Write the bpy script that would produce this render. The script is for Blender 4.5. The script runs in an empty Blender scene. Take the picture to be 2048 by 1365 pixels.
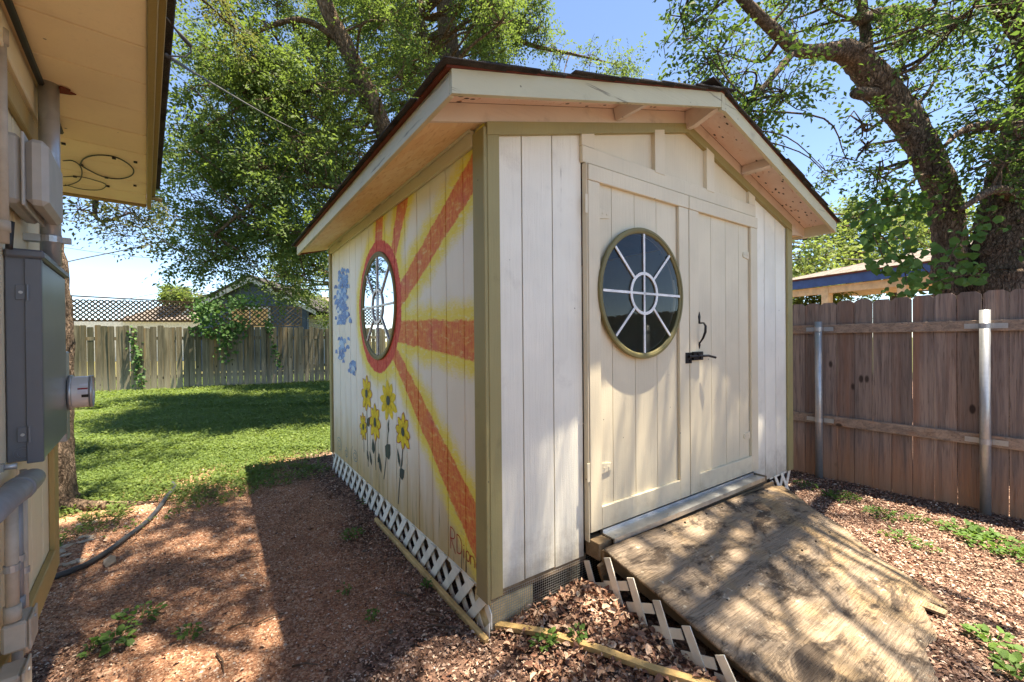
import bpy, math, random
import numpy as np
from mathutils import Vector, Matrix
from math import radians, sin, cos, pi

# ------------------------------------------------------------------ camera, world, sun, exposure
sc = bpy.context.scene
col = sc.collection
FPX, PITCH, ROLL, CAMH = 847.16, .0048, .0086, 1.35
cam_data = bpy.data.cameras.new("camera"); cam = bpy.data.objects.new("camera", cam_data)
cam_data.sensor_width = 36.0; cam_data.lens = 36.0 * FPX / 2048.0
cam_data.clip_start = .05; cam_data.clip_end = 2000.0
cam.matrix_world = (Matrix.Translation((0, 0, CAMH)) @ Matrix.Rotation(pi/2 - PITCH, 4, 'X') @ Matrix.Rotation(-ROLL, 4, 'Z'))
col.objects.link(cam); sc.camera = cam

SUN_DIR = Vector((.57, -.06, 2.35)).normalized()          # towards the sun
SUN_EL = math.asin(SUN_DIR.z); SUN_AZ = math.atan2(SUN_DIR.x, SUN_DIR.y)
world = bpy.data.worlds.new("World"); sc.world = world; world.use_nodes = True
wn = world.node_tree; wn.nodes.clear()
wo = wn.nodes.new('ShaderNodeOutputWorld'); wb = wn.nodes.new('ShaderNodeBackground'); ws = wn.nodes.new('ShaderNodeTexSky')
ws.sky_type = 'NISHITA'; ws.sun_disc = False; ws.sun_elevation = SUN_EL; ws.sun_rotation = SUN_AZ
ws.air_density = .85; ws.dust_density = .1; ws.ozone_density = 3.2; ws.altitude = 1500
wb.inputs['Strength'].default_value = .078
wn.links.new(ws.outputs[0], wb.inputs[0]); wn.links.new(wb.outputs[0], wo.inputs[0])
sl = bpy.data.lights.new("sun", 'SUN'); sl.energy = 4.1; sl.angle = radians(.53); sl.color = (1, .93, .81)
sun = bpy.data.objects.new("sun", sl); col.objects.link(sun)
sun.rotation_euler = SUN_DIR.to_track_quat('Z', 'Y').to_euler(); sun.location = (3, 0, 12)
vs = sc.view_settings; vs.view_transform = 'Standard'; vs.look = 'None'; vs.gamma = 1; vs.use_curve_mapping = False
vs.exposure = 2.3
vs.use_white_balance = True; vs.white_balance_temperature = 7300
sc.render.engine = 'CYCLES'
cy = sc.cycles; cy.max_bounces = 8; cy.diffuse_bounces = 5; cy.glossy_bounces = 3; cy.transmission_bounces = 4
cy.transparent_max_bounces = 8; cy.use_denoising = True; cy.caustics_reflective = False; cy.caustics_refractive = False
cy.sample_clamp_indirect = 6.0

# ------------------------------------------------------------------ helpers
rng = np.random.default_rng(7); random.seed(7)
A3 = lambda *a: np.array(a, float)

def px(x, y, D):
    """world point seen at photo pixel (x, y), D metres in front of the camera"""
    a = (x-1024)/FPX; b = (682.5-y)/FPX
    a, b = a*cos(ROLL)+b*sin(ROLL), -a*sin(ROLL)+b*cos(ROLL)
    r = A3(a, cos(PITCH)+sin(PITCH)*b, -sin(PITCH)+cos(PITCH)*b)
    return A3(0, 0, CAMH) + r*(D/r[1])

def pg(x, y, z=0.0):
    """ground point under photo pixel"""
    a = (x-1024)/FPX; b = (682.5-y)/FPX
    a, b = a*cos(ROLL)+b*sin(ROLL), -a*sin(ROLL)+b*cos(ROLL)
    r = A3(a, cos(PITCH)+sin(PITCH)*b, -sin(PITCH)+cos(PITCH)*b)
    return A3(0, 0, CAMH) + r*((z-CAMH)/r[2])

def hash2(ix, iy, s):
    n = (ix.astype(np.int64)*374761393 + iy.astype(np.int64)*668265263 + s*974634777) & 0x7fffffff
    n = ((n ^ (n >> 13)) * 1274126177) & 0x7fffffff
    return ((n ^ (n >> 16)) & 0xffff)/65535.0
def vnoise(x, y, f, s=0):
    x = np.asarray(x, float)*f; y = np.asarray(y, float)*f
    ix = np.floor(x); iy = np.floor(y); fx = x-ix; fy = y-iy
    fx = fx*fx*(3-2*fx); fy = fy*fy*(3-2*fy)
    h = lambda a, b: hash2(ix+a, iy+b, s)
    return (h(0,0)*(1-fx)+h(1,0)*fx)*(1-fy) + (h(0,1)*(1-fx)+h(1,1)*fx)*fy
def fbm(x, y, f, s=0, o=3):
    r = 0; a = .5; t = 0
    for i in range(o):
        r = r + a*vnoise(x, y, f*2**i, s+i*17); t += a; a *= .5
    return r/t
def sst(a, b, x):
    t = np.clip((np.asarray(x, float)-a)/(b-a), 0, 1); return t*t*(3-2*t)

class MB:
    """collects faces of one mesh"""
    def __init__(s): s.v = []; s.f = []
    def add(s, vs, fs):
        b = len(s.v); s.v += [tuple(map(float, p)) for p in vs]; s.f += [tuple(i+b for i in q) for q in fs]; return s
    def obox(s, c, ex, ey, ez, hx, hy, hz, ch=0.0):
        c, ex, ey, ez = (np.asarray(q, float) for q in (c, ex, ey, ez))
        ch = min(ch, hx*.6, hy*.6, hz*.6)
        if ch <= 0:
            P = [c+ex*hx*i+ey*hy*j+ez*hz*k for i in (-1, 1) for j in (-1, 1) for k in (-1, 1)]
            return s.add(P, [(0,1,3,2),(4,6,7,5),(0,4,5,1),(2,3,7,6),(0,2,6,4),(1,5,7,3)])
        P = []; idx = {}
        for i in (-1, 1):
            for j in (-1, 1):
                for k in (-1, 1):
                    for w in range(3):
                        d = [hx, hy, hz]
                        for q in range(3):
                            if q != w: d[q] -= ch
                        idx[(i, j, k, w)] = len(P); P.append(c+ex*d[0]*i+ey*d[1]*j+ez*d[2]*k)
        F = []
        for w in range(3):
            o = [q for q in range(3) if q != w]
            for sg in (-1, 1):
                q4 = []
                for (a, b) in ((-1,-1),(1,-1),(1,1),(-1,1)):
                    t = [0,0,0]; t[w] = sg; t[o[0]] = a; t[o[1]] = b; q4.append(idx[(*t, w)])
                flip = (sg > 0) == (w == 1)
                F.append(tuple(q4[::-1] if flip else q4))
        for w in range(3):
            o = [q for q in range(3) if q != w]
            for a in (-1, 1):
                for b in (-1, 1):
                    def I(e, ww):
                        t = [0,0,0]; t[w] = e; t[o[0]] = a; t[o[1]] = b; return idx[(*t, ww)]
                    F.append((I(-1,o[0]), I(1,o[0]), I(1,o[1]), I(-1,o[1])))
        for i in (-1, 1):
            for j in (-1, 1):
                for k in (-1, 1): F.append(tuple(idx[(i,j,k,w)] for w in range(3)))
        return s.add(P, F)
    def box(s, x0, x1, y0, y1, z0, z1, ch=0.0):
        return s.obox(((x0+x1)/2, (y0+y1)/2, (z0+z1)/2), (1,0,0), (0,1,0), (0,0,1), abs(x1-x0)/2, abs(y1-y0)/2, abs(z1-z0)/2, ch)
    def beam(s, a, b, w, t, up=(0,0,1), ch=0.0):
        """bar from a to b: width w along 'up', thickness t across"""
        a, b = np.asarray(a, float), np.asarray(b, float); d = b-a; L = np.linalg.norm(d); ex = d/L
        up = np.asarray(up, float); ey = np.cross(up, ex); ey /= np.linalg.norm(ey); ez = np.cross(ex, ey)
        return s.obox((a+b)/2, ex, ey, ez, L/2, t/2, w/2, ch)
    def prism(s, poly, o, eu, ev, th):
        """polygon (list of 2d) in frame o,eu,ev extruded by vector th"""
        o, eu, ev, th = (np.asarray(q, float) for q in (o, eu, ev, th)); n = len(poly)
        P = [o+eu*p[0]+ev*p[1] for p in poly]
        P += [p+th for p in P]
        return s.add(P, [tuple(range(n))[::-1], tuple(range(n, 2*n))] + [(i, (i+1) % n, (i+1) % n+n, i+n) for i in range(n)])
    def tube(s, pts, rad, n=8, cap=True, rough=0.0, rs=None):
        pts = [np.asarray(p, float) for p in pts]; m = len(pts)
        rad = [rad]*m if np.isscalar(rad) else list(rad)
        T = [pts[min(i+1, m-1)]-pts[max(i-1, 0)] for i in range(m)]
        T = [t/(np.linalg.norm(t)+1e-9) for t in T]
        a = np.array([0,0,1.]) if abs(T[0][2]) < .9 else np.array([1.,0,0])
        N = np.cross(T[0], a); N /= np.linalg.norm(N); P = []
        for i in range(m):
            N = N - T[i]*np.dot(N, T[i]); N /= np.linalg.norm(N); B = np.cross(T[i], N)
            for k in range(n):
                th = 2*pi*k/n; r = rad[i]*(1 + (rough*(rs.random()-.5) if rough else 0))
                P.append(pts[i]+(N*cos(th)+B*sin(th))*r)
        F = [(i*n+k, i*n+(k+1) % n, (i+1)*n+(k+1) % n, (i+1)*n+k) for i in range(m-1) for k in range(n)]
        if cap: F += [tuple(range(n))[::-1], tuple((m-1)*n+k for k in range(n))]
        return s.add(P, F)
    def ring(s, c, eu, ev, prof, n=48, closed=True):
        """lathe a profile [(r, h)] around axis eu x ev at c"""
        c, eu, ev = (np.asarray(q, float) for q in (c, eu, ev)); ax = np.cross(eu, ev); m = len(prof); P = []
        for k in range(n):
            t = 2*pi*k/n; d = eu*cos(t)+ev*sin(t)
            P += [c+d*r+ax*h for r, h in prof]
        F = []
        for k in range(n):
            k2 = (k+1) % n
            for i in range(m if closed else m-1):
                j = (i+1) % m; F.append((k*m+i, k2*m+i, k2*m+j, k*m+j))
        return s.add(P, F)
    def disc(s, c, eu, ev, r, n=48):
        c, eu, ev = (np.asarray(q, float) for q in (c, eu, ev))
        return s.add([c+(eu*cos(2*pi*k/n)+ev*sin(2*pi*k/n))*r for k in range(n)], [tuple(range(n))])
    def build(s, name, mat, parent=None, smooth=False, loc=None):
        me = bpy.data.meshes.new(name); me.from_pydata(s.v, [], s.f); me.update()
        return link(name, me, mat, parent, smooth, loc)

def link(name, me, mat, parent=None, smooth=False, loc=None):
    if mat is not None and not me.materials: me.materials.append(mat)
    if smooth: me.polygons.foreach_set('use_smooth', [True]*len(me.polygons))
    o = bpy.data.objects.new(name, me); col.objects.link(o)
    if parent is not None: o.parent = parent
    if loc is not None: o.location = loc
    return o

def mesh_np(name, V, F):
    """V (n,3), F (m,k) numpy -> mesh"""
    me = bpy.data.meshes.new(name); m, k = F.shape
    me.vertices.add(len(V)); me.vertices.foreach_set('co', np.ascontiguousarray(V, np.float32).ravel())
    me.loops.add(m*k); me.loops.foreach_set('vertex_index', F.astype(np.int32).ravel())
    me.polygons.add(m); me.polygons.foreach_set('loop_start', np.arange(0, m*k, k, dtype=np.int32))
    me.update(calc_edges=True); return me

def tag(o, label, cat, group=None, kind=None):
    if label: o['label'] = label
    if cat: o['category'] = cat
    if group: o['group'] = group
    if kind: o['kind'] = kind
    return o
def empty(name, loc=(0,0,0), rz=0.0):
    o = bpy.data.objects.new(name, None); col.objects.link(o); o.location = [float(q) for q in loc]; o.rotation_euler = (0, 0, rz); o.empty_display_size = .1
    return o

def limb_pts(ctrl, n=8):
    """Catmull-Rom through control points (x,y,z,r)"""
    c = [np.asarray(q, float) for q in ctrl]; c = [c[0]*2-c[1]]+c+[c[-1]*2-c[-2]]; out = []
    for i in range(1, len(c)-2):
        for t in np.linspace(0, 1, n, endpoint=False):
            a, b, d, e = c[i-1], c[i], c[i+1], c[i+2]
            out.append(.5*((2*b)+(d-a)*t+(2*a-5*b+4*d-e)*t*t+(3*b-a-3*d+e)*t**3))
    out.append(c[-2]); return np.array(out)

# ------------------------------------------------------------------ material graph helper
class Gr:
    def __init__(s, name):
        s.m = bpy.data.materials.new(name); s.m.use_nodes = True; s.t = s.m.node_tree; s.t.nodes.clear()
        s.out = s.t.nodes.new('ShaderNodeOutputMaterial')
    def n(s, t): return s.t.nodes.new(t)
    def put(s, sock, x):
        if isinstance(x, bpy.types.NodeSocket): s.t.links.new(x, sock)
        elif x is not None:
            if sock.type == 'RGBA' and not np.isscalar(x): x = (*x, 1) if len(x) == 3 else x
            elif sock.type == 'RGBA': x = (x, x, x, 1)
            sock.default_value = x
    def math(s, op, a, b=None, c=None, clamp=False):
        n = s.n('ShaderNodeMath'); n.operation = op; n.use_clamp = clamp
        for i, q in enumerate((a, b, c)):
            if q is not None: s.put(n.inputs[i], q)
        return n.outputs[0]
    def add(s, a, b): return s.math('ADD', a, b)
    def sub(s, a, b): return s.math('SUBTRACT', a, b)
    def mul(s, a, b): return s.math('MULTIPLY', a, b)
    def mx(s, a, b): return s.math('MAXIMUM', a, b)
    def mn(s, a, b): return s.math('MINIMUM', a, b)
    def absn(s, a): return s.math('ABSOLUTE', a)
    def mapr(s, x, a, b, c=0.0, d=1.0, smooth=True):
        n = s.n('ShaderNodeMapRange'); n.interpolation_type = 'SMOOTHSTEP' if smooth else 'LINEAR'; n.clamp = True
        for i, q in enumerate((x, a, b, c, d)): s.put(n.inputs[i], q)
        return n.outputs[0]
    def mix(s, f, a, b, blend='MIX'):
        n = s.n('ShaderNodeMix'); n.data_type = 'RGBA'; n.blend_type = blend; n.clamp_factor = True
        s.put(n.inputs[0], f); s.put(n.inputs[6], a); s.put(n.inputs[7], b); return n.outputs[2]
    def noise(s, v, scale, detail=3.0, rough=.5, dist=0.0, colr=False):
        n = s.n('ShaderNodeTexNoise'); s.put(n.inputs['Vector'], v); n.inputs['Scale'].default_value = scale
        n.inputs['Detail'].default_value = detail; n.inputs['Roughness'].default_value = rough; n.inputs['Distortion'].default_value = dist
        return n.outputs['Color' if colr else 'Fac']
    def vor(s, v, scale, feat='F1', out='Distance', rnd=1.0):
        n = s.n('ShaderNodeTexVoronoi'); n.feature = feat; s.put(n.inputs['Vector'], v); n.inputs['Scale'].default_value = scale
        n.inputs['Randomness'].default_value = rnd; return n.outputs[out]
    def pos(s): return s.n('ShaderNodeNewGeometry').outputs['Position']
    def island(s): return s.n('ShaderNodeNewGeometry').outputs['Random Per Island']
    def oi(s): return s.n('ShaderNodeObjectInfo').outputs['Random']
    def obj(s, o=None):
        n = s.n('ShaderNodeTexCoord')
        if o is not None: n.object = o
        return n.outputs['Object']
    def attr(s, name):
        n = s.n('ShaderNodeAttribute'); n.attribute_name = name; return n.outputs['Fac']
    def map(s, v, scale=(1,1,1), loc=(0,0,0), rot=(0,0,0)):
        n = s.n('ShaderNodeMapping'); s.put(n.inputs[0], v); n.inputs['Scale'].default_value = scale
        n.inputs['Location'].default_value = loc; n.inputs['Rotation'].default_value = rot; return n.outputs[0]
    def sep(s, v):
        n = s.n('ShaderNodeSeparateXYZ'); s.put(n.inputs[0], v); return n.outputs
    def comb(s, x, y, z):
        n = s.n('ShaderNodeCombineXYZ'); s.put(n.inputs[0], x); s.put(n.inputs[1], y); s.put(n.inputs[2], z); return n.outputs[0]
    def vadd(s, a, b):
        n = s.n('ShaderNodeVectorMath'); n.operation = 'ADD'; s.put(n.inputs[0], a); s.put(n.inputs[1], b); return n.outputs[0]
    def offs(s, v, r, k=37.0):
        """shift coordinates by a random value so that no two pieces look alike"""
        return s.vadd(v, s.comb(s.mul(r, k), s.mul(r, k*1.7), s.mul(r, k*.6)))
    def ramp(s, f, stops):
        n = s.n('ShaderNodeValToRGB'); e = n.color_ramp.elements
        while len(e) < len(stops): e.new(.5)
        for q, (p, c) in zip(e, stops): q.position = p; q.color = (*c, 1)
        s.put(n.inputs[0], f); return n.outputs[0]
    def bump(s, h, strength=.3, dist=.01, nrm=None):
        n = s.n('ShaderNodeBump'); s.put(n.inputs['Height'], h); n.inputs['Strength'].default_value = strength; n.inputs['Distance'].default_value = dist
        if nrm is not None: s.put(n.inputs['Normal'], nrm)
        return n.outputs[0]
    def fin(s, c, rough=.6, nrm=None, metal=0.0, spec=.4, coat=0.0, trans=None):
        b = s.n('ShaderNodeBsdfPrincipled'); s.put(b.inputs['Base Color'], c); s.put(b.inputs['Roughness'], rough)
        s.put(b.inputs['Metallic'], metal); b.inputs['Specular IOR Level'].default_value = spec; b.inputs['Coat Weight'].default_value = coat
        if nrm is not None: s.put(b.inputs['Normal'], nrm)
        sh = b.outputs[0]
        if trans:                                        # leaves: light passes through
            t = s.n('ShaderNodeBsdfTranslucent'); s.put(t.inputs[0], trans[0]); mixn = s.n('ShaderNodeMixShader')
            mixn.inputs[0].default_value = trans[1]; s.t.links.new(sh, mixn.inputs[1]); s.t.links.new(t.outputs[0], mixn.inputs[2]); sh = mixn.outputs[0]
        s.t.links.new(sh, s.out.inputs[0]); return s.m

MAT = {}
def srgb(r, g, b):
    f = lambda c: (c/255/12.92 if c/255 <= .04045 else ((c/255+.055)/1.055)**2.4)
    return (f(r), f(g), f(b))

# ---- shed frame: u along the front wall, v along the painted side wall (local x, y)
TH, SX, SY = .6121, -.1161, 1.9179
U3 = A3(cos(TH), sin(TH), 0); V3 = A3(-sin(TH), cos(TH), 0)
def sw(u, v, z=0.0): return A3(SX, SY, 0)+U3*u+V3*v+A3(0, 0, z)
shed = empty('garden_shed', (SX, SY, 0), TH)
tag(shed, 'cream and white wooden garden shed with a painted sun mural and double doors', 'shed')

def paint(name, c, rough=.55, var=.08, grain=.25, dirt=.25, dirtc=(.16,.13,.09), axis='z', obj=True, speck=True, chips=0.0, chipc=(.25,.2,.15)):
    """brushed exterior paint on sawn wood: grain along axis, grime, nail-sized specks"""
    g = Gr(name); r = g.oi(); p = g.obj(shed) if obj else g.pos(); q = g.offs(p, r, 11)
    sc3 = {'z': (60,60,3), 'x': (3,60,60), 'y': (60,3,60)}[axis]
    gr = g.noise(g.map(q, sc3), 1.0, 4, .6)
    big = g.noise(q, 2.2, 3, .55)
    c1 = g.mix(g.mapr(big, .3, .75), tuple(k*(1-var) for k in c), tuple(min(1, k*(1+var*.6)) for k in c))
    c1 = g.mix(g.mul(g.mapr(gr, .55, .8), .22), c1, tuple(k*.62 for k in c))
    dm = g.mul(g.mapr(g.noise(q, 5.5, 5, .65), .56, .8), dirt)
    c1 = g.mix(dm, c1, dirtc)
    if speck:
        sp = g.mapr(g.vor(q, 7, 'F1', 'Distance'), .025, .042, 1, 0)
        c1 = g.mix(g.mul(sp, .7), c1, (.06,.05,.04))
    if chips:
        cp = g.mapr(g.noise(g.map(q, tuple(k*.35 for k in sc3)), 1.3, 5, .7), .68-chips*.1, .74-chips*.1)
        c1 = g.mix(cp, c1, chipc)
    if obj:                                             # soil splashed on the lowest boards
        zz = g.sep(p)[2]; mud = g.mapr(g.add(zz, g.mul(g.sub(g.noise(p, 9, 5, .7), .5), .55)), .12, .46, .55, 0)
        c1 = g.mix(mud, c1, tuple(k*.5 for k in srgb(196,172,136)))
    fine = g.noise(q, 160, 2, .6)
    nb = g.bump(g.add(g.mul(gr, 1.0), g.mul(fine, .35)), grain, .006)
    return g.fin(c1, rough, nb, spec=.3)

MAT['white'] = paint('white_siding_paint', srgb(240,236,220), grain=.6, dirt=.22, dirtc=(.32,.28,.23), chips=.12)
MAT['cream'] = paint('cream_door_paint', srgb(224,212,184), grain=.3, dirt=.12, dirtc=(.35,.28,.19))
MAT['olive'] = paint('olive_trim_paint', srgb(160,150,104), grain=.3, dirt=.35, dirtc=(.08,.07,.03))
MAT['olive_rim'] = paint('olive_window_rim', srgb(126,118,78), grain=.15, dirt=.25, dirtc=(.07,.06,.03))
MAT['fascia'] = paint('weathered_fascia_paint', srgb(200,193,160), grain=.35, dirt=.45, dirtc=(.2,.19,.12), axis='x', chips=.8, chipc=(.24,.21,.14))
MAT['fasciay'] = paint('weathered_eave_paint', srgb(205,197,168), grain=.35, dirt=.4, dirtc=(.22,.2,.13), axis='y', chips=.8, chipc=(.26,.23,.16))
MAT['rose'] = paint('faded_pink_soffit_paint', srgb(222,208,194), grain=.3, dirt=.35, dirtc=(.14,.1,.07), axis='x', chips=.25, chipc=(.05,.035,.025))

def m_osb():
    g = Gr('strand_board'); p = g.obj(shed)
    fl = g.vor(g.map(p, (30, 9, 30), rot=(0,0,.5)), 1.0, 'F1', 'Color'); fl2 = g.noise(g.map(p, (70, 14, 40), rot=(0,0,-.4)), 1.0, 4, .6)
    c = g.mix(g.sep(fl)[0], srgb(236,204,158), srgb(244,220,182)); c = g.mix(g.mapr(fl2, .5, .75), c, srgb(216,180,134))
    ck = g.mapr(g.noise(g.map(p, (26, 90, 26), rot=(0,0,.35)), 1.0, 5, .65), .66, .72)
    c = g.mix(g.mul(ck, .7), c, srgb(92,64,40))
    return g.fin(c, .75, g.bump(fl2, .35, .006), spec=.2)
MAT['osb'] = m_osb()
def m_peel():
    g = Gr('peeling_pink_soffit'); p = g.obj(shed); n = g.noise(p, 4, 4, .6)
    c = g.mix(g.mapr(n, .35, .7), srgb(226,202,186), srgb(234,214,202))
    fl = g.noise(g.map(p, (16, 46, 46), rot=(0, 0, .5)), 1.0, 4, .7, .8); sl = g.vor(g.map(p, (11, 30, 30), rot=(0, 0, .7)), 1.0, 'F1', 'Distance')
    c = g.mix(g.mapr(fl, .62, .66), c, srgb(206,160,132)); c = g.mix(g.mapr(sl, .15, .22, .95, 0), c, srgb(52,38,30)); c = g.mix(g.mapr(fl, .70, .73), c, srgb(70,50,38))
    return g.fin(c, .75, g.bump(fl, .5, .006), spec=.2)
MAT['peel'] = m_peel()

def m_mural():
    """white siding with the sun mural: five rays, ring, yellow halo, stained foot"""
    g = Gr('sun_mural_paint'); p = g.obj(shed); s3 = g.sep(p); v, z = s3[1], s3[2]
    dry = g.noise(g.map(p, (1, 14, 40)), 1.0, 4, .65)              # dry-brush edge
    wob = g.sub(g.noise(p, 7, 3, .6), .5); brush = g.noise(g.map(p, (1, 40, 160)), 1.0, 3, .6)
    def seg(a, b, wa, wb):
        """signed distance to a tapering painted stripe from a to b (v, z)"""
        L = math.hypot(b[0]-a[0], b[1]-a[1]); d = ((b[0]-a[0])/L, (b[1]-a[1])/L)
        t = g.add(g.mul(g.sub(v, a[0]), d[0]), g.mul(g.sub(z, a[1]), d[1]))
        n = g.absn(g.sub(g.mul(g.sub(v, a[0]), -d[1]), g.mul(g.sub(z, a[1]), -d[0])))
        w = g.mapr(t, 0, L, wa, wb, False)
        return g.mx(g.sub(n, w), g.mul(t, -1.0))
    C = (1.55, 1.6)
    dv = g.sub(v, C[0]); dz = g.mul(g.sub(z, C[1]), 1.0); rad = g.math('SQRT', g.add(g.mul(dv, dv), g.mul(dz, dz)))
    rays = [seg((1.12,1.62),(.02,2.18),.075,.085), seg((1.2,1.95),(.93,2.4),.055,.105), seg((1.53,2.03),(1.47,2.4),.085,.085),
            seg((1.15,1.41),(-.05,1.335),.075,.10), seg((1.2,1.26),(.0,.36),.055,.115)]
    red = rays[0]
    for q in rays[1:]: red = g.mn(red, q)
    ringd = g.sub(rad, .495)
    wobbled = lambda d, k: g.add(d, g.add(g.mul(wob, k), g.mul(g.sub(brush, .5), k*.8)))
    base = g.mix(g.mapr(g.noise(p, 2.0, 3, .5), .3, .7), srgb(236,230,218), srgb(244,240,230))
    gr = g.noise(g.map(p, (60, 60, 3)), 1.0, 4, .6)
    base = g.mix(g.mul(g.mapr(gr, .55, .8), .2), base, srgb(168,158,140))
    # weather stain climbing from the foot of the wall, thin dark runs along the grain
    foot = g.mapr(g.add(z, g.mul(g.sub(g.noise(g.map(p, (1, 9, 1.3)), 1, 4, .6), .5), .55)), .12, .85, 1, 0)
    base = g.mix(g.mul(foot, .95), base, srgb(196,168,112))
    run = g.mul(g.mapr(g.noise(g.map(p, (1, 46, 2.2)), 1, 3, .6), .58, .68), g.mapr(g.add(z, g.mul(wob, .5)), .2, .55, 1, 0))
    base = g.mix(g.mul(run, .85), base, srgb(78,70,48))
    top = g.mapr(z, 1.95, 2.35, 0, .42)
    base = g.mix(top, base, srgb(214,204,150))
    halo = g.mn(g.sub(red, .02), g.sub(ringd, .03))
    hy = g.mapr(wobbled(halo, .12), .115, .005)
    hy = g.mul(hy, g.mapr(dry, .22, .5, .35, 1))
    yel = g.mix(g.noise(g.map(p, (1, 30, 90)), 1, 3, .6), srgb(236,214,56), srgb(244,230,130))
    c = g.mix(hy, base, yel)
    rm = g.mul(g.mapr(wobbled(red, .045), .006, -.008), g.mapr(dry, .28, .52, .5, 1))
    rc = g.mix(g.mapr(g.noise(g.map(p, (1, 55, 22)), 1, 4, .65), .38, .66), srgb(222,112,70), srgb(234,152,84))
    rc = g.mix(g.mapr(g.noise(p, 3.1, 2, .5), .45, .7), rc, srgb(218,118,98))
    rc = g.mix(g.mapr(g.noise(g.map(p, (1, 90, 40)), 1, 3, .7), .6, .72), rc, srgb(228,176,72))
    c = g.mix(rm, c, rc)
    rg = g.mapr(wobbled(ringd, .05), .006, -.006)
    c = g.mix(rg, c, g.mix(g.mapr(g.noise(g.map(p, (1, 40, 40)), 1, 3, .6), .4, .65), srgb(206,66,60), srgb(222,104,78)))
    sp = g.mapr(g.vor(p, 10, 'F1', 'Distance'), .018, .032, 1, 0)
    c = g.mix(g.mul(sp, .55), c, (.07,.06,.05))
    return g.fin(c, .6, g.bump(g.add(gr, g.mul(g.noise(p, 150, 2, .6), .4)), .45, .006), spec=.25)
MAT['mural'] = m_mural()

def plain(name, c, rough=.6, metal=0.0, spec=.4, var=.15, nz=8.0, bumps=.15):
    g = Gr(name); p = g.offs(g.pos(), g.oi(), 5)
    n = g.noise(p, nz, 4, .6)
    cc = g.mix(g.mapr(n, .3, .7), tuple(k*(1-var) for k in c), tuple(min(1, k*(1+var)) for k in c))
    return g.fin(cc, rough, g.bump(g.noise(p, nz*12, 3, .6), bumps, .003), metal, spec)
MAT['shade_board'] = plain('bare_framing', (.12,.09,.06), .8)
MAT['iron'] = plain('black_iron', (.018,.016,.015), .45, .4, .5)
MAT['alu'] = plain('aluminium_sill', (.62,.62,.6), .38, .85, .5, .12, 14)
MAT['muntin'] = plain('white_window_bar', (.8,.8,.78), .4)
MAT['lattice'] = plain('white_lattice_paint', srgb(240,234,218), .6, 0, .3, .16, 6)
MAT['stake'] = plain('pale_timber', srgb(196,164,110), .7, 0, .25, .25, 12, .3)
MAT['wire'] = plain('galvanised_wire', (.42,.43,.42), .45, .8, .5)
MAT['concrete'] = plain('sandy_block', srgb(222,200,154), .9, 0, .2, .2, 20, .5)
MAT['dark'] = plain('crawl_shade_black', (.02,.018,.015), .95)  # near-black colour standing in for shade under shed and house
MAT['leafgreen_paint'] = plain('dark_green_mural_paint', (.035,.055,.05), .6)
MAT['yellow_paint'] = plain('sunflower_yellow_paint', srgb(232,206,52), .6, 0, .25, .18, 40)
MAT['red_line'] = plain('red_mural_line', srgb(176,60,42), .6)
MAT['teal_line'] = plain('teal_mural_line', srgb(112,138,140), .6)

def m_glass(name, ior=2.6, tint=(.9,.95,.95)):
    g = Gr(name); fr = g.n('ShaderNodeFresnel'); fr.inputs[0].default_value = ior
    gl = g.n('ShaderNodeBsdfGlossy'); gl.inputs['Roughness'].default_value = .015; gl.inputs[0].default_value = (.92,.95,1,1)
    g.put(gl.inputs['Normal'], g.bump(g.noise(g.pos(), 2.0, 2, .5), .02, .01))
    tr = g.n('ShaderNodeBsdfTransparent'); tr.inputs[0].default_value = (*tint, 1); mx = g.n('ShaderNodeMixShader')
    g.t.links.new(fr.outputs[0], mx.inputs[0]); g.t.links.new(tr.outputs[0], mx.inputs[1]); g.t.links.new(gl.outputs[0], mx.inputs[2])
    g.t.links.new(mx.outputs[0], g.out.inputs[0]); return g.m
MAT['glass'] = m_glass('window_glass', 1.36); MAT['glass_side'] = m_glass('window_glass_bright', 1.85, (.8,.85,.85))

def m_shingle(name, a, b):
    g = Gr(name); p = g.pos(); r = g.oi(); n = g.noise(p, 240, 2, .7); n2 = g.noise(p, 6, 3, .6)
    c = g.mix(r, a, b); c = g.mix(g.mapr(n, .4, .7), c, tuple(k*1.9 for k in b)); c = g.mix(g.mapr(n2, .45, .75), c, tuple(k*.5 for k in a))
    return g.fin(c, .9, g.bump(n, .5, .004), spec=.2)
MAT['shingle'] = m_shingle('dark_shingle', (.022,.02,.02), (.05,.045,.042))
MAT['shingle_tan'] = m_shingle('grey_brown_shingle', (.12,.098,.085), (.17,.145,.13))
MAT['deck_edge'] = plain('red_brown_roof_edge', srgb(110,52,34), .8)

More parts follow.
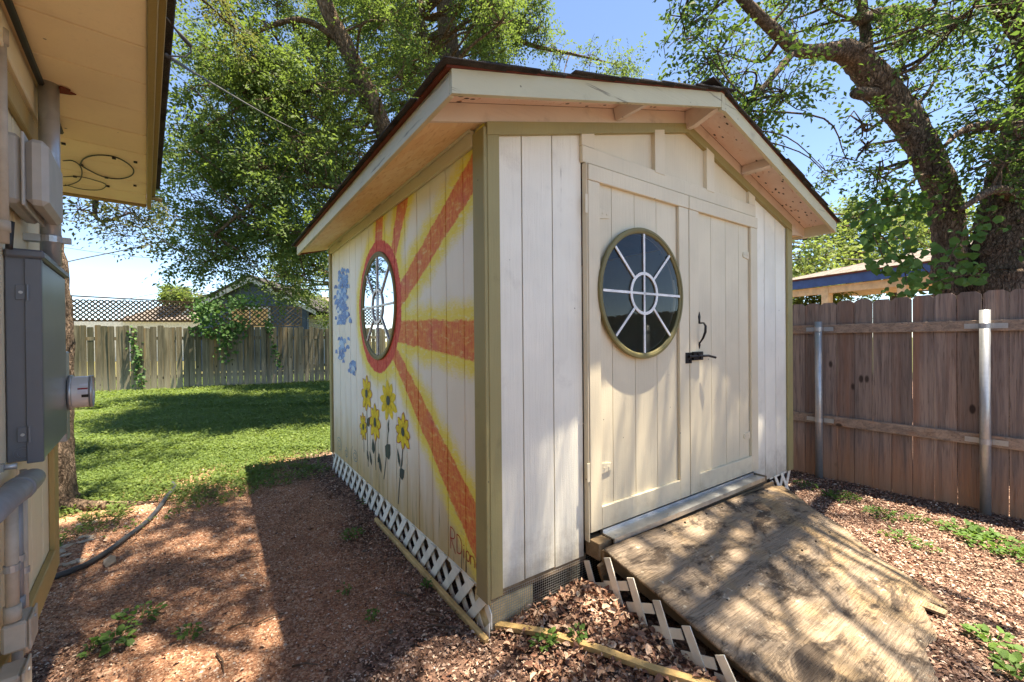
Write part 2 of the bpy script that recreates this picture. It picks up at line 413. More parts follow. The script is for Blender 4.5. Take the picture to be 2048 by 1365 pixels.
def m_wood(name, c1, c2, cdark, axis='z', rough=.8, stain=None, foot=None, knots=True, green=None):
    """bare weathered boards; every board gets its own grain by object random"""
    g = Gr(name); r = g.oi(); p = g.offs(g.pos(), r, 23)
    sc3 = {'z': (26,26,1.1), 'x': (1.1,26,26), 'y': (26,1.1,26)}[axis]
    w = g.noise(g.map(p, sc3), 1.0, 5, .62, .6); fine = g.noise(g.map(p, tuple(k*5 for k in sc3)), 1.0, 3, .6)
    c = g.mix(g.mapr(w, .32, .68), c1, c2)
    c = g.mix(g.mapr(r, 0, 1, 0, .9, False), c, g.mix(.65, c, tuple(k*.5 for k in c2)))
    c = g.mix(g.mul(g.mapr(fine, .52, .72), .6), c, cdark)
    if stain: c = g.mix(g.mul(g.mapr(g.noise(g.map(p, tuple(k*.22 for k in sc3)), 1.0, 4, .6), .5, .72), .7), c, stain)
    if green: c = g.mix(g.mul(g.mapr(g.noise(g.map(p, tuple(k*.16 for k in sc3)), 1.4, 4, .65), .48, .66), .75), c, green)
    if foot:                                            # boards blend to another tone towards the foot
        z = g.sep(g.pos())[2]
        c = g.mix(g.mul(g.mapr(g.add(z, g.mul(g.sub(w, .5), .5)), foot[1], foot[2], 1, 0), foot[3]), c, foot[0])
    if knots:
        kn = g.vor(g.map(p, tuple(k*.16 if k > 2 else k*1.8 for k in sc3)), 1.0, 'F1', 'Distance')
        c = g.mix(g.mapr(kn, .05, .10, .85, 0), c, tuple(k*.5 for k in cdark))
    return g.fin(c, rough, g.bump(g.add(w, g.mul(fine, .6)), .7, .008), spec=.15)
MAT['cedar'] = m_wood('weathered_cedar', srgb(172,152,140), srgb(126,112,106), srgb(62,50,45), stain=srgb(146,106,84), foot=(srgb(198,140,98), -.05, .45, .55))
MAT['cedar_rail'] = m_wood('weathered_rail', srgb(176,154,136), srgb(138,122,110), srgb(76,60,50), axis='y', stain=srgb(170,126,96))
MAT['oldfence'] = m_wood('mossy_old_fence', srgb(150,140,116), srgb(108,100,82), srgb(44,40,31), stain=srgb(140,108,64), green=srgb(60,62,44), foot=(srgb(186,176,154), -.1, 1.0, .45))
MAT['oldlattice'] = m_wood('dark_lattice_wood', srgb(88,70,52), srgb(66,54,42), srgb(40,32,24), axis='x', knots=False)
MAT['oldlattice2'] = m_wood('grey_lattice_wood', srgb(132,116,92), srgb(104,92,74), srgb(60,50,38), axis='x', knots=False)
MAT['beam'] = m_wood('bare_beam', srgb(158,136,108), srgb(132,112,88), srgb(84,60,38), axis='x')

def m_ply():
    g = Gr('weathered_plywood'); p = g.obj(shed)
    ck = g.noise(g.map(p, (9.0, 190, 30), rot=(0,0,.13)), 1.0, 3, .6, .5); ck2 = g.noise(g.map(p, (1.6, 34, 30), rot=(0,0,.13)), 1.0, 5, .68, .9)
    wv = g.noise(g.map(p, (1.4, 9, 7), rot=(0,0,.13)), 1.0, 4, .62, 1.6)
    big = g.noise(p, 1.9, 4, .62, .8); bl = g.noise(g.map(p, (.7, 1.3, 1)), 5.0, 6, .72, .5); sp = g.noise(p, 22, 4, .7)
    c = g.mix(g.mapr(wv, .35, .65), srgb(176,148,112), srgb(150,127,98))
    c = g.mix(g.mul(g.mapr(big, .36, .6), .85), c, srgb(140,126,112))
    c = g.mix(g.mul(g.mapr(bl, .49, .60), .92), c, srgb(78,68,60))
    c = g.mix(g.mul(g.mapr(ck2, .60, .68), .4), c, srgb(100,80,64))
    c = g.mix(g.mapr(sp, .62, .70, 0, .75), c, srgb(202,190,170))
    c = g.mix(g.mapr(ck, .60, .66, 0, .6), c, srgb(64,50,40))
    return g.fin(c, .85, g.bump(g.add(g.add(g.mapr(ck, .5, .6, 1, 0), g.mul(g.mapr(ck2, .5, .64, 1, 0), .8)), g.mul(bl, .3)), .7, .005), spec=.15)
MAT['ply'] = m_ply()

def m_galv():
    g = Gr('galvanised_steel'); p = g.pos(); f = g.vor(p, 45, 'F1', 'Color'); n = g.noise(g.map(p, (30,30,3)), 1, 3, .6)
    c = g.mix(g.mul(g.sep(f)[0], .4), (.46,.47,.48), (.34,.35,.37)); c = g.mix(g.mapr(n, .55, .8, 0, .4), c, (.3,.29,.28))
    return g.fin(c, .36, None, .55, .5)
MAT['galv'] = m_galv()

def m_bark(name, a, b, c3, sc=9.0):
    g = Gr(name); p = g.pos()
    r1 = g.noise(g.map(p, (sc*2.6, sc*2.6, sc*.75)), 1.0, 5, .62, 1.1); r2 = g.noise(g.map(p, (sc*7, sc*7, sc*3.2)), 1.0, 4, .65, .6); n2 = g.noise(p, 2.2, 3, .6)
    pl = g.vor(g.map(g.vadd(p, g.comb(g.mul(r1, .05), g.mul(r1, .05), g.mul(r2, .06))), (sc*2.4, sc*2.4, sc*1.1)), 1.0, 'DISTANCE_TO_EDGE', 'Distance')
    c = g.mix(g.mapr(r1, .38, .62), c3, a); c = g.mix(g.mapr(r2, .4, .65), c, b); c = g.mix(g.mapr(r2, .62, .74, 0, .7), c, tuple(k*1.7 for k in a)); c = g.mix(g.mapr(pl, 0, .12, .55, 0), c, c3)
    c = g.mix(g.mapr(n2, .5, .75, 0, .4), c, tuple(k*1.4 for k in b))
    return g.fin(c, .95, g.bump(g.add(g.add(r1, g.mul(r2, .5)), g.mapr(pl, 0, .2, 0, .5)), 1.0, .04), spec=.1)
MAT['bark'] = m_bark('grey_brown_bark', srgb(158,134,112), srgb(124,106,90), srgb(66,54,44))
MAT['bark_dark'] = m_bark('dark_furrowed_bark', srgb(164,142,124), srgb(128,112,98), srgb(66,55,47), 13)

def m_leaf(name, a, b, bright, tr=.48):
    g = Gr(name); r = g.island(); n = g.noise(g.pos(), .9, 3, .6); n2 = g.noise(g.pos(), .35, 2, .5)
    c = g.mix(r, a, b); c = g.mix(g.mapr(n, .45, .75, 0, .7), c, bright); c = g.mix(g.mapr(n2, .5, .75, 0, .4), c, tuple(k*.6 for k in a))
    c = g.mix(g.mapr(r, .94, 1, 0, .7), c, tuple(min(1, k*1.5) for k in bright))
    tc = g.mix(.5, c, (bright[0]*1.6, bright[1]*1.7, bright[2]*.7))
    return g.fin(c, .6, None, 0, .22, trans=(tc, tr))
MAT['leaf'] = m_leaf('elm_leaf', (.07,.118,.038), (.10,.15,.048), (.135,.185,.055))
MAT['leaf_deep'] = m_leaf('pecan_leaf', (.055,.105,.034), (.082,.137,.042), (.115,.178,.05))
MAT['leaf_far'] = m_leaf('far_tree_leaf', (.08,.12,.04), (.12,.17,.06), (.2,.25,.09))
MAT['leaf_ivy'] = m_leaf('ivy_leaf', (.05,.115,.03), (.075,.15,.04), (.11,.2,.05), .3)
MAT['leaf_olive'] = m_leaf('olive_brown_leaf', (.06,.075,.03), (.09,.10,.045), (.14,.14,.06))
MAT['clover'] = m_leaf('clover_leaf', (.095,.15,.04), (.14,.2,.055), (.2,.255,.08), .4)
MAT['weed'] = m_leaf('weed_leaf', (.07,.14,.035), (.11,.2,.05), (.15,.25,.06), .35)

def m_chip(name, stops, rough=.85):
    g = Gr(name); r = g.island(); c = g.ramp(r, stops); n = g.noise(g.pos(), 90, 3, .6)
    c = g.mix(g.mapr(n, .4, .7, 0, .45), c, (.03,.02,.015)); c = g.mix(g.mapr(g.noise(g.pos(), 2.6, 5, .65), .48, .70, 0, .4), c, (.10,.07,.05)); return g.fin(c, rough, g.bump(n, .4, .003), spec=.2)
MAT['mulch'] = m_chip('bark_mulch', [(0,srgb(84,60,52)), (.3,srgb(128,98,84)), (.55,srgb(162,128,110)), (.82,srgb(194,164,144)), (1,srgb(222,202,184))])
MAT['litter'] = m_chip('dry_leaf_litter', [(0,srgb(112,78,64)), (.3,srgb(154,114,94)), (.6,srgb(184,146,122)), (.85,srgb(206,174,150)), (1,srgb(224,200,174))])
MAT['pebble'] = m_chip('red_granite_gravel', [(0,srgb(112,78,62)), (.4,srgb(166,120,94)), (.7,srgb(188,144,116)), (.93,srgb(206,172,148)), (1,srgb(230,218,208))], .8)

def m_ground():
    g = Gr('yard_soil'); p = g.pos(); mu = g.attr('mulch'); gr = g.attr('grass')
    v1 = g.vor(p, 95, 'F1', 'Color'); v2 = g.vor(p, 48, 'F1', 'Color'); n = g.noise(p, 3.0, 5, .65); f = g.noise(p, 40, 4, .7)
    s1 = g.sep(v1)
    grav = g.ramp(s1[0], [(0,srgb(124,88,68)), (.4,srgb(168,122,94)), (.75,srgb(188,144,114)), (1,srgb(208,178,154))])
    grav = g.mix(g.mapr(n, .42, .7, 0, .6), grav, srgb(136,100,82))
    mul_ = g.ramp(g.sep(v2)[1], [(0,srgb(62,46,40)), (.5,srgb(106,82,70)), (.9,srgb(146,116,100)), (1,srgb(180,154,138))])
    gras = g.mix(g.mapr(f, .35, .65), srgb(66,84,40), srgb(96,104,58))
    c = g.mix(mu, grav, mul_); c = g.mix(gr, c, gras)
    h = g.add(g.mul(g.vor(p, 95, 'F1', 'Distance'), 1.0), g.mul(f, .8))
    return g.fin(c, .92, g.bump(h, .8, .012), spec=.15)
MAT['ground'] = m_ground()

# ------------------------------------------------------------------ the ground
def to_uv(x, y):
    dx, dy = np.asarray(x)-SX, np.asarray(y)-SY
    return dx*U3[0]+dy*U3[1], dx*V3[0]+dy*V3[1]
def grass_mask(x, y):
    f = np.asarray(y) - (3.45+1.13*(np.asarray(x)+3.7)); n = fbm(x, y, 1.6, 3)-.5
    m = sst(-.75, .75, f+n*2.6)**.8
    patch = sst(.47, .58, fbm(x, y, 2.1, 11))*sst(-1.7, -.3, f)
    u, v = to_uv(x, y)
    strip = sst(-.75, -.25, u)*sst(4.2, 3.2, v)                    # bare earth beside the shed wall
    m = np.maximum(m*(1-strip), patch*.75*(1-strip*.3))
    return np.where((u > 0) & (u < 3.15) & (v > -.1) & (v < 3.3), 0, m)*np.where(np.asarray(x) > 0.2, 0, 1)
def mulch_mask(x, y):
    u, v = to_uv(x, y); n = fbm(x, y, 2.3, 5)-.5
    wall = sst(-.50, -.12, u+n*.55)
    near = sst(.42, -.1, v+n*1.0)
    hous = sst(-1.0, -1.5, u+n*.8)*sst(1.65, .75, v+n)
    right = sst(-.1, .3, u)*sst(.1, -.1, v)
    return np.clip(np.maximum.reduce([wall, near, hous, right, sst(2.9, 3.2, u)]), 0, 1)
def zg(x, y):
    x = np.asarray(x, float); y = np.asarray(y, float); u, v = to_uv(x, y)
    z = -.06*sst(2.0, 3.0, x)
    z = z + (fbm(x, y, .9, 21)-.5)*.05*sst(2.5, 5, np.hypot(x, y)) + (fbm(x, y, 4.0, 31)-.5)*.022
    z = z + .085*np.exp(-(((u-.45)/.28)**2 + ((v+.16)/.22)**2))       # leaves banked up at the shed front
    inside = (u > .0) & (u < 3.1) & (v > .0) & (v < 3.1)
    return np.where(inside, np.minimum(z, 0)-.02, z)
def zgs(x, y): return float(zg(np.array([x]), np.array([y]))[0])

def build_ground():
    gx = np.concatenate([-np.geomspace(300, 14, 14), np.arange(-13.5, -6, .5), np.arange(-6, 5.0, .055), np.arange(5, 9, .5), np.geomspace(9, 300, 14)])
    gy = np.concatenate([-np.geomspace(300, 4, 14), np.arange(-3.5, .6, .5), np.arange(.6, 6.5, .055), np.arange(6.5, 15, .4), np.geomspace(15, 400, 16)])
    X, Y = np.meshgrid(gx, gy); Z = zg(X, Y); nx, ny = len(gx), len(gy)
    V = np.stack([X.ravel(), Y.ravel(), Z.ravel()], 1)
    I = (np.arange(ny-1)[:, None]*nx+np.arange(nx-1)[None]).ravel(); F = np.stack([I, I+1, I+nx+1, I+nx], 1)
    me = mesh_np('ground', V, F)
    for nm, fn in (('mulch', mulch_mask), ('grass', grass_mask)):
        a = me.attributes.new(nm, 'FLOAT', 'POINT'); val = fn(X.ravel(), Y.ravel())
        if nm == 'grass': val = np.where((np.abs(X.ravel()) > 13) | (np.abs(Y.ravel()) > 14), .8, val)
        a.data.foreach_set('value', np.asarray(val, np.float32))
    o = link('ground', me, MAT['ground'], smooth=True); o['kind'] = 'structure'
build_ground()

def leafquads(P, T, N, L, Wd, fold=.18, mid=.45):
    """n pointed leaves: base P, direction T, normal N"""
    T = T/np.linalg.norm(T, axis=1, keepdims=True); B = np.cross(N, T); B /= (np.linalg.norm(B, axis=1, keepdims=True)+1e-9); N = np.cross(T, B)
    L = np.broadcast_to(np.asarray(L, float), (len(P),))[:, None]; Wd = np.broadcast_to(np.asarray(Wd, float), (len(P),))[:, None]
    m = P+T*L*mid
    V = np.stack([P, m+B*Wd*.5+N*Wd*fold, P+T*L-N*L*.06, m-B*Wd*.5+N*Wd*fold], 1).reshape(-1, 3)
    F = np.arange(len(V)).reshape(-1, 4); return V, F
def leafhex(P, T, N, L, Wd, curl=.2):
    """n rounder leaves with six corners, cupped"""
    T = T/np.linalg.norm(T, axis=1, keepdims=True); B = np.cross(N, T); B /= (np.linalg.norm(B, axis=1, keepdims=True)+1e-9); N = np.cross(T, B)
    L = np.broadcast_to(np.asarray(L, float), (len(P),))[:, None]; Wd = np.broadcast_to(np.asarray(Wd, float), (len(P),))[:, None]; c = curl*Wd
    V = np.stack([P, P+T*L*.28+B*Wd*.46+N*c, P+T*L*.66+B*Wd*.36+N*c*.9, P+T*L-N*L*.05, P+T*L*.66-B*Wd*.36+N*c*.9, P+T*L*.28-B*Wd*.46+N*c], 1).reshape(-1, 3)
    i = np.arange(0, len(V), 6)[:, None]; F = np.concatenate([i+np.array([[0, 1, 2, 3]]), i+np.array([[0, 3, 4, 5]])]); return V, F
def unit(a): return a/(np.linalg.norm(a, axis=-1, keepdims=True)+1e-9)
def rdir(n, zlo=-1, zhi=1):
    t = rng.uniform(0, 2*pi, n); z = rng.uniform(zlo, zhi, n); r = np.sqrt(np.clip(1-z*z, 0, 1)); return np.stack([r*np.cos(t), r*np.sin(t), z], 1)

# ------------------------------------------------------------------ garden shed
W = L = 3.10; ZB = .193; ZT = 2.325; OA, OB, OR, BB = .293, .253, .290, .171
SL = .279; zdeck = lambda u: 2.335+SL*(min(u, W-u)+OA)
X_, Y_, Z_ = A3(1,0,0), A3(0,1,0), A3(0,0,1)
GP = .1945; GR0 = .0125
def cut_board(a, b, z0, z1, c, r):
    """outlines left of a vertical board a..b after a round hole (c, r) is sawn out"""
    if r is None or b <= c[0]-r or a >= c[0]+r: return [[(a, z0), (b, z0), (b, z1), (a, z1)]]
    xs = np.linspace(max(a, c[0]-r), min(b, c[0]+r), 11); h = np.sqrt(np.clip(r*r-(xs-c[0])**2, 0, None))
    lo = [(x, c[1]-q) for x, q in zip(xs, h)]; hi = [(x, c[1]+q) for x, q in zip(xs, h)]
    if a < c[0]-r: return [[(a, z0), (b, z0)]+lo[::-1]+hi[1:]+[(b, z1), (a, z1)]]
    if b > c[0]+r: return [[(a, z0), (b, z0), (b, z1), (a, z1)]+hi+lo[:-1][::-1]]
    return [[(a, z0), (b, z0)]+lo[::-1], [(a, z1)]+hi+[(b, z1)]]

def round_window(parent, c, eu, ev, out, rout, rin, name_glass, bars_front=True, frame_mat='olive'):
    """ring frame, pane and eight-spoke bars; 'out' is the outward unit vector"""
    c = np.asarray(c, float); s = 1 if np.dot(np.cross(eu, ev), out) > 0 else -1
    fr = MB().ring(c, eu, ev, [(rout, -.003*s), (rout, .010*s), (rout-.004, .014*s), (rout-.018, .015*s), (rout-.0185, .011*s), (rin+.008, .010*s), (rin+.002, .006*s), (rin, .0*s), (rin, -.03*s), (rout-.02, -.03*s)], 72).build('window_frame', MAT[frame_mat], parent)
    MB().disc(c+out*.001, eu, ev, rin+.004, 64).build('window_pane', MAT[name_glass], parent)
    bw = MB(); d0 = out*(.006 if bars_front else -.012)
    for k in range(8):
        t = k*pi/4; d = eu*cos(t)+ev*sin(t); q = np.cross(out, d)
        bw.obox(c+d0+d*(rin*(.34+1)/2), d, q, out, rin*(1-.34)/2, .007, .003)
    for d, q in ((eu, ev), (ev, eu)): bw.obox(c+d0*1.05, d, q, out, rin*.34, .0065, .0028)
    bw.ring(c+d0*1.1, eu, ev, [(rin*.36, -.003), (rin*.36, .003), (rin*.31, .003), (rin*.31, -.003)], 40)
    bw.build('window_bars', MAT['muntin'], parent)
    return fr

WC, WR = (1.552, 1.605), .375                          # side window centre (v, z), opening radius
def side_wall():
    b = MB(); x0, x1 = .011, .02
    for r in ((0, WC[0]-WR, ZB, ZT), (WC[0]+WR, L, ZB, ZT), (WC[0]-WR, WC[0]+WR, ZB, WC[1]-WR), (WC[0]-WR, WC[0]+WR, WC[1]+WR, ZT)):
        b.box(x0, x1, r[0], r[1], r[2], r[3])
    wall = b.build('side_wall', MAT['shade_board'], shed)
    edges = [0.0]+[GR0+GP*k for k in range(1, 16)]+[L]
    full = None
    for a, c in zip(edges[:-1], edges[1:]):
        a2, c2 = a+.0035, c-.0035; z1 = ZT+.01
        if abs((c-a)-GP) < 1e-3 and (c < WC[0]-WR or a > WC[0]+WR):
            if full is None:
                full = bpy.data.meshes.new('siding_board'); m = MB().box(0, .0095, -GP/2+.0035, GP/2-.0035, ZB, z1, .0025); full.from_pydata(m.v, [], m.f)
            o = link('siding_board', full, MAT['mural'], wall, loc=(random.uniform(-.0012, .0012), (a+c)/2, 0))
        else:
            for poly in cut_board(a2, c2, ZB, z1, WC, WR): MB().prism([(p[0], p[1]) for p in poly], (.0095, 0, 0), Y_, Z_, (-.0095, 0, 0)).build('siding_board', MAT['mural'], wall)
    return wall
side_wall()
round_window(shed, (0, *WC), Y_, Z_, -X_, .405, .366, 'glass_side', True, 'olive_rim')
# front wall either side of the doors
fb = MB(); fb.box(0, .605, .011, .02, ZB, 2.31); fb.box(2.455, W, .011, .02, ZB, 2.31)
fb.box(.605, 2.455, .011, .02, 2.28, 2.3)
fwall = fb.build('front_wall', MAT['shade_board'], shed)
for a, b in ((0, .206), (.206, .397), (.397, .602), (2.458, 2.649), (2.649, 2.838), (2.838, 3.03), (3.03, W)):
    a2, b2 = a+.0035, b-.0035; tops = [zdeck(q)-.085 for q in (a2, b2)]
    drop = random.uniform(0, .008)
    MB().prism([(a2, ZB-drop), (b2, ZB-drop), (b2, tops[1]), (a2, tops[0])], (0, .0095, 0), X_, Z_, (0, -.0095-random.uniform(0,.001), 0)).build('siding_board', MAT['white'], fwall)
gp = [(.59, 2.29), (2.458, 2.29)]+[(u, zdeck(u)-.085) for u in (2.458, W/2, .59)]
MB().prism(gp, (0, .0095, 0), X_, Z_, (0, -.0105, 0)).build('gable_panel', MAT['cream'], shed)
MB().box(.588, 2.462, -.024, -.0015, 2.284, 2.372, .003).build('header_board', MAT['cream'], shed)
for a in (.588, 1.2, 1.768, 2.366):
    m = MB(); zz = [zdeck(q)-.135 for q in (a, a+.095)]
    m.prism([(a, 2.374 if a in (.588, 2.366) else 2.36), (a+.095, 2.374 if a in (.588, 2.366) else 2.36), (a+.095, zz[1]), (a, zz[0])], (0, -.0015, 0), X_, Z_, (0, -.026 if a in (1.2, 1.768) else -.019, 0))
    m.build('batten', MAT['cream'], shed)
# other walls and floor close the building
MB().box(W-.02, W, .02, L, ZB, ZT).build('right_wall', MAT['white'], shed)
MB().prism([(0, ZB), (W, ZB), (W, ZT), (W/2, 2.74), (0, ZT)], (0, L-.02, 0), X_, Z_, (0, .02, 0)).build('rear_wall', MAT['white'], shed)
MB().box(.03, W-.03, .03, L-.03, .15, .19).build('floor_deck', MAT['shade_board'], shed)
# corner boards
MB().box(-.020, -.001, -.022, .078, ZB-.035, 2.30, .003).build('corner_board', MAT['olive'], shed)
MB().box(.0, .066, -.022, -.002, ZB-.02, 2.285, .003).build('corner_board', MAT['olive'], shed)
MB().box(W-.07, W+.018, -.022, -.002, ZB, 2.285, .003).build('corner_board', MAT['olive'], shed)
MB().box(-.020, -.001, L-.06, L+.02, ZB-.01, 2.30, .003).build('corner_board', MAT['olive'], shed)
MB().box(-.024, -.003, .079, L-.061, 2.245, 2.322, .003).build('frieze_board', MAT['fasciay'], shed)
MB().tube([(-.03, .079, 2.318), (-.03, L-.06, 2.318)], .009, 6).build('soffit_bead', MAT['fasciay'], shed)
# olive rake trim over the front wall, pink ledger above it, outer rake fascia
def rake(u0, u1, v0, v1, top, bot, name, mat, par=shed):
    poly = [(u0, zdeck(u0)-bot), (u1, zdeck(u1)-bot), (u1, zdeck(u1)-top), (u0, zdeck(u0)-top)]
    return MB().prism(poly, (0, v0, 0), X_, Z_, (0, v1-v0, 0)).build(name, mat, par)
for s in (0, 1):
    f = (lambda a, b: (a, b)) if s == 0 else (lambda a, b: (W-b, W-a))
    rake(*f(-.001, W/2), -.027, -.0015, .094, .152, 'rake_trim', MAT['olive'])
    rake(*f(-OA+.02, W/2-.022), -.018, -.0015, .012, .092, 'ledger_board', MAT['rose'])
    rake(*f(-OA, W/2-.001 if s == 0 else W/2+.001-.012), -OB, -OB+.022, .0, .090, 'rake_fascia', MAT['fascia'])
    rake(*f(-OA+.005, W/2), -OB+.024, -.02, -.002, .011, 'rake_soffit', MAT['peel'])
    for uu in ((.86, ) if s == 0 else (.83, 3.02-.36)):       # short look-outs under the rake
        if uu > 2: continue
        q = uu if s == 0 else W-uu
        MB().obox((q, -OB/2+.004, zdeck(q)-.048), (cos(math.atan(SL)), 0, (1 if s == 0 else -1)*sin(math.atan(SL))), Y_, (-(1 if s == 0 else -1)*sin(math.atan(SL)), 0, cos(math.atan(SL))), .019, OB/2-.026, .034, .002).build('lookout_block', MAT['rose'], shed)
MB().prism([(-OB+.022, 2.83), (-.018, 2.83), (-.018, 2.715), (-.075, 2.715), (-OB+.05, 2.752), (-OB+.022, 2.757)], (W/2-.02, 0, 0), Y_, Z_, (.04, 0, 0)).build('ridge_bracket', MAT['rose'], shed)
MB().box(W/2-.004, W/2+.03, -OB-.002, -OB+.021, 2.742, 2.846).build('ridge_joint_cover', MAT['fascia'], shed)
# eave fascias and sloping strand-board soffit
MB().box(-OA-.002, -OA+.019, -OB+.023, L+BB, 2.244, 2.334, .002).build('eave_fascia', MAT['fasciay'], shed)
MB().box(W+OR-.019, W+OR+.001, -OB+.023, L+BB, 2.244, 2.334, .002).build('eave_fascia', MAT['fasciay'], shed)
for s in (0, 1):
    a, b = ((-OA+.02, 0) if s == 0 else (W+OR-.02, W))
    MB().prism([(a, 2.262), (b, 2.330), (b, 2.342), (a, 2.274)], (0, .0 if s == 0 else .001, 0), X_, Z_, (0, L+BB, 0)).build('eave_soffit', MAT['osb'], shed)
MB().prism([(-OA+.02, 2.245), (0, 2.327), (0, 2.40), (-OA+.02, 2.33)], (0, L+BB-.02, 0), X_, Z_, (0, .018, 0)).build('rear_rake', MAT['deck_edge'], shed)
MB().prism([(W+OR-.02, 2.262), (W, 2.32), (W, 2.23), (W+.02, 2.235)], (0, -.018, 0), X_, Z_, (0, .014, 0)).build('soffit_return', MAT['rose'], shed)
# roof: deck and single shingle tabs
rd = MB()
for s in (0, 1):
    a = -OA-.022 if s == 0 else W+OR+.022
    za = 2.335-.022*SL+.001; zr = 2.852
    rd.prism([(a, za), (W/2, zr), (W/2, zr+.009), (a, za+.009)], (0, -OB-.004, 0), X_, Z_, (0, L+BB+OB+.016, 0))
roof = rd.build('roof_deck', MAT['deck_edge'], shed)
al = math.atan(SL); NC, NT_ = 12, 12; run = (W/2+OA+.05)/cos(al); ex = run/NC; vlen = L+BB+OB+.055; tw = vlen/NT_
tabm = []
for q in range(4):
    m = MB().box(-tw/2+.002, tw/2-.002, -.006, ex*1.75, 0, .0055+q*.001, .0015); me = bpy.data.meshes.new('shingle'); me.from_pydata(m.v, [], m.f); tabm.append(me)
for s in (0, 1):
    for i in range(NC):
        for j in range(NT_):
            d = i*ex-.05/cos(al)*1.0
            u = -OA-.012+(d+.02)*cos(al); z = 2.335+SL*(u+OA)+.010+.002
            v = -OB-.030+tw*(j+.5)+(tw*.5 if i % 2 else 0)*.0+random.uniform(-.006, .006)
            if j == 0: v += random.uniform(-.014, .012)
            o = link('shingle', tabm[random.randrange(4)], MAT['shingle'], roof)
            tilt = .030+random.uniform(-.006, .014)
            M1 = Matrix.Rotation(pi/2, 4, 'Z') @ Matrix.Identity(4)
            ang = al-tilt
            sgn = 1 if s == 0 else -1
            ax = Vector((0, 1*sgn, 0)); ay = Vector((cos(ang)*sgn, 0, sin(ang))); az = ax.cross(ay)
            if az.z < 0: ax = -ax; az = -az
            zoff = .5*tilt*ex
            mt = Matrix(((ax.x, ay.x, az.x, u if s == 0 else W-u), (ax.y, ay.y, az.y, v), (ax.z, ay.z, az.z, z-.002+ex*.55*tilt), (0, 0, 0, 1)))
            o.matrix_local = mt
for j in range(12):
    v0 = -OB-.024+j*tw
    mm = MB(); h = 2.866+.002*(j % 2)
    mm.prism([(W/2-.11, h-.11*SL-.012), (W/2, h), (W/2+.11, h-.11*SL-.012), (W/2+.11, h-.11*SL-.004), (W/2, h+.010), (W/2-.11, h-.11*SL-.004)], (0, v0, 0), X_, Z_, (0, tw+.01, 0)).build('ridge_cap', MAT['shingle'], roof)

# double doors
def door(u0, u1, stile_in, edges, window=None):
    z0, z1 = .318, 2.271
    f = MB(); v0, v1 = -.042, -.0235
    f.box(u0, u0+stile_in[0], v0, v1, z0, 2.1865, .0025); f.box(u1-stile_in[1], u1, v0, v1, z0, 2.1865, .0025)
    f.box(u0, u1, v0-.003, v1, 2.188, z1, .0025); f.box(u0+stile_in[0]+.0005, u1-stile_in[1]-.0005, v0+.0006, v1, z0, .437, .0025)
    d = f.build('door', MAT['cream'], shed)
    for a, b in zip(edges[:-1], edges[1:]):
        for poly in cut_board(a+.002, b-.002, z0+.002, z1-.002, (window or (0, 0))[:2], window[2] if window else None):
            MB().prism(poly, (0, -.0225, 0), X_, Z_, (0, .016, 0)).build('door_board', MAT['cream'], d)
    if window is None: MB().box(u0, u1, -.006, -.002, z0, z1).build('door_core', MAT['shade_board'], d)
    return d
DW = (1.058, 1.61)
dl = door(.612, 1.524, (.088, .104), [.612, .811, 1.005, 1.21, 1.415, 1.524], (*DW, .35))
dr = door(1.533, 2.445, (.106, .100), [1.533, 1.62, 1.818, 2.009, 2.195, 2.34, 2.445])
round_window(dl, (DW[0], -.0435, DW[1]), X_, Z_, -Y_, .382, .349, 'glass', True, 'olive_rim')
def strap(u, z, s, par):
    MB().prism([(0, -.03), (.085*s, -.018), (.092*s, .0), (.085*s, .018), (0, .03)], (u, -.0228, z), X_, Z_, (0, -.006, 0)).build('strap_hinge', MAT['cream'], par)
    m = MB()
    for q in (.03, .065): m.obox((u+q*s, -.0295, z), X_, Y_, Z_, .004, .002, .004)
    m.build('hinge_screw', MAT['cream'], par)
strap(.702, 2.03, 1, dl); strap(.702, .64, 1, dl); strap(2.343, 1.97, -1, dr); strap(2.343, .60, -1, dr)
jm = MB().box(.6045, .6105, -.036, -.003, .27, 2.279).build('door_jamb', MAT['cream'], shed)
for z in (2.06, .64): MB().box(.592, .611, -.04, -.0362, z-.05, z+.05, .001).build('jamb_hinge', MAT['cream'], shed)
h = MB()                                                # forged pull handle with spear ends
h.prism([(0, .055), (.013, .022), (.008, .0), (.008, -.022), (-.008, -.022), (-.008, .0), (-.013, .022)], (1.637, -.0425, 1.465), X_, Z_, (0, -.004, 0))
h.prism([(0, -.035), (.010, -.010), (.006, .008), (-.006, .008), (-.010, -.010)], (1.637, -.0425, 1.31), X_, Z_, (0, -.004, 0))
h.tube([(1.637, -.045, 1.445), (1.637, -.075, 1.445), (1.637, -.088, 1.425), (1.637, -.086, 1.385), (1.637, -.07, 1.345), (1.637, -.046, 1.312)], [.006, .006, .0075, .008, .007, .005], 6)
h.build('door_handle', MAT['iron'], dr, True)
lt = MB(); lt.box(1.478, 1.545, -.047, -.0425, 1.182, 1.252, .001); lt.box(1.548, 1.66, -.058, -.0425, 1.20, 1.256, .002)
lt.tube([(1.50, -.056, 1.226), (1.72, -.060, 1.226), (1.78, -.075, 1.212)], .008, 8); lt.tube([(1.52, -.047, 1.236), (1.52, -.054, 1.236)], .008, 8); lt.tube([(1.52, -.047, 1.2), (1.52, -.054, 1.2)], .008, 8)
lt.tube([(1.60, -.058, 1.24), (1.60, -.066, 1.24)], .012, 8); lt.tube([(1.625, -.058, 1.215), (1.625, -.066, 1.215)], .010, 8)
lt.build('slide_latch', MAT['iron'], dr)
sl_ = MB().box(.70, 2.36, -.125, -.045, .288, .297, .001); sl_.box(.70, 2.36, -.045, -.025, .288, .312, .001); sl_.box(.70, 2.36, -.127, -.118, .270, .2975)
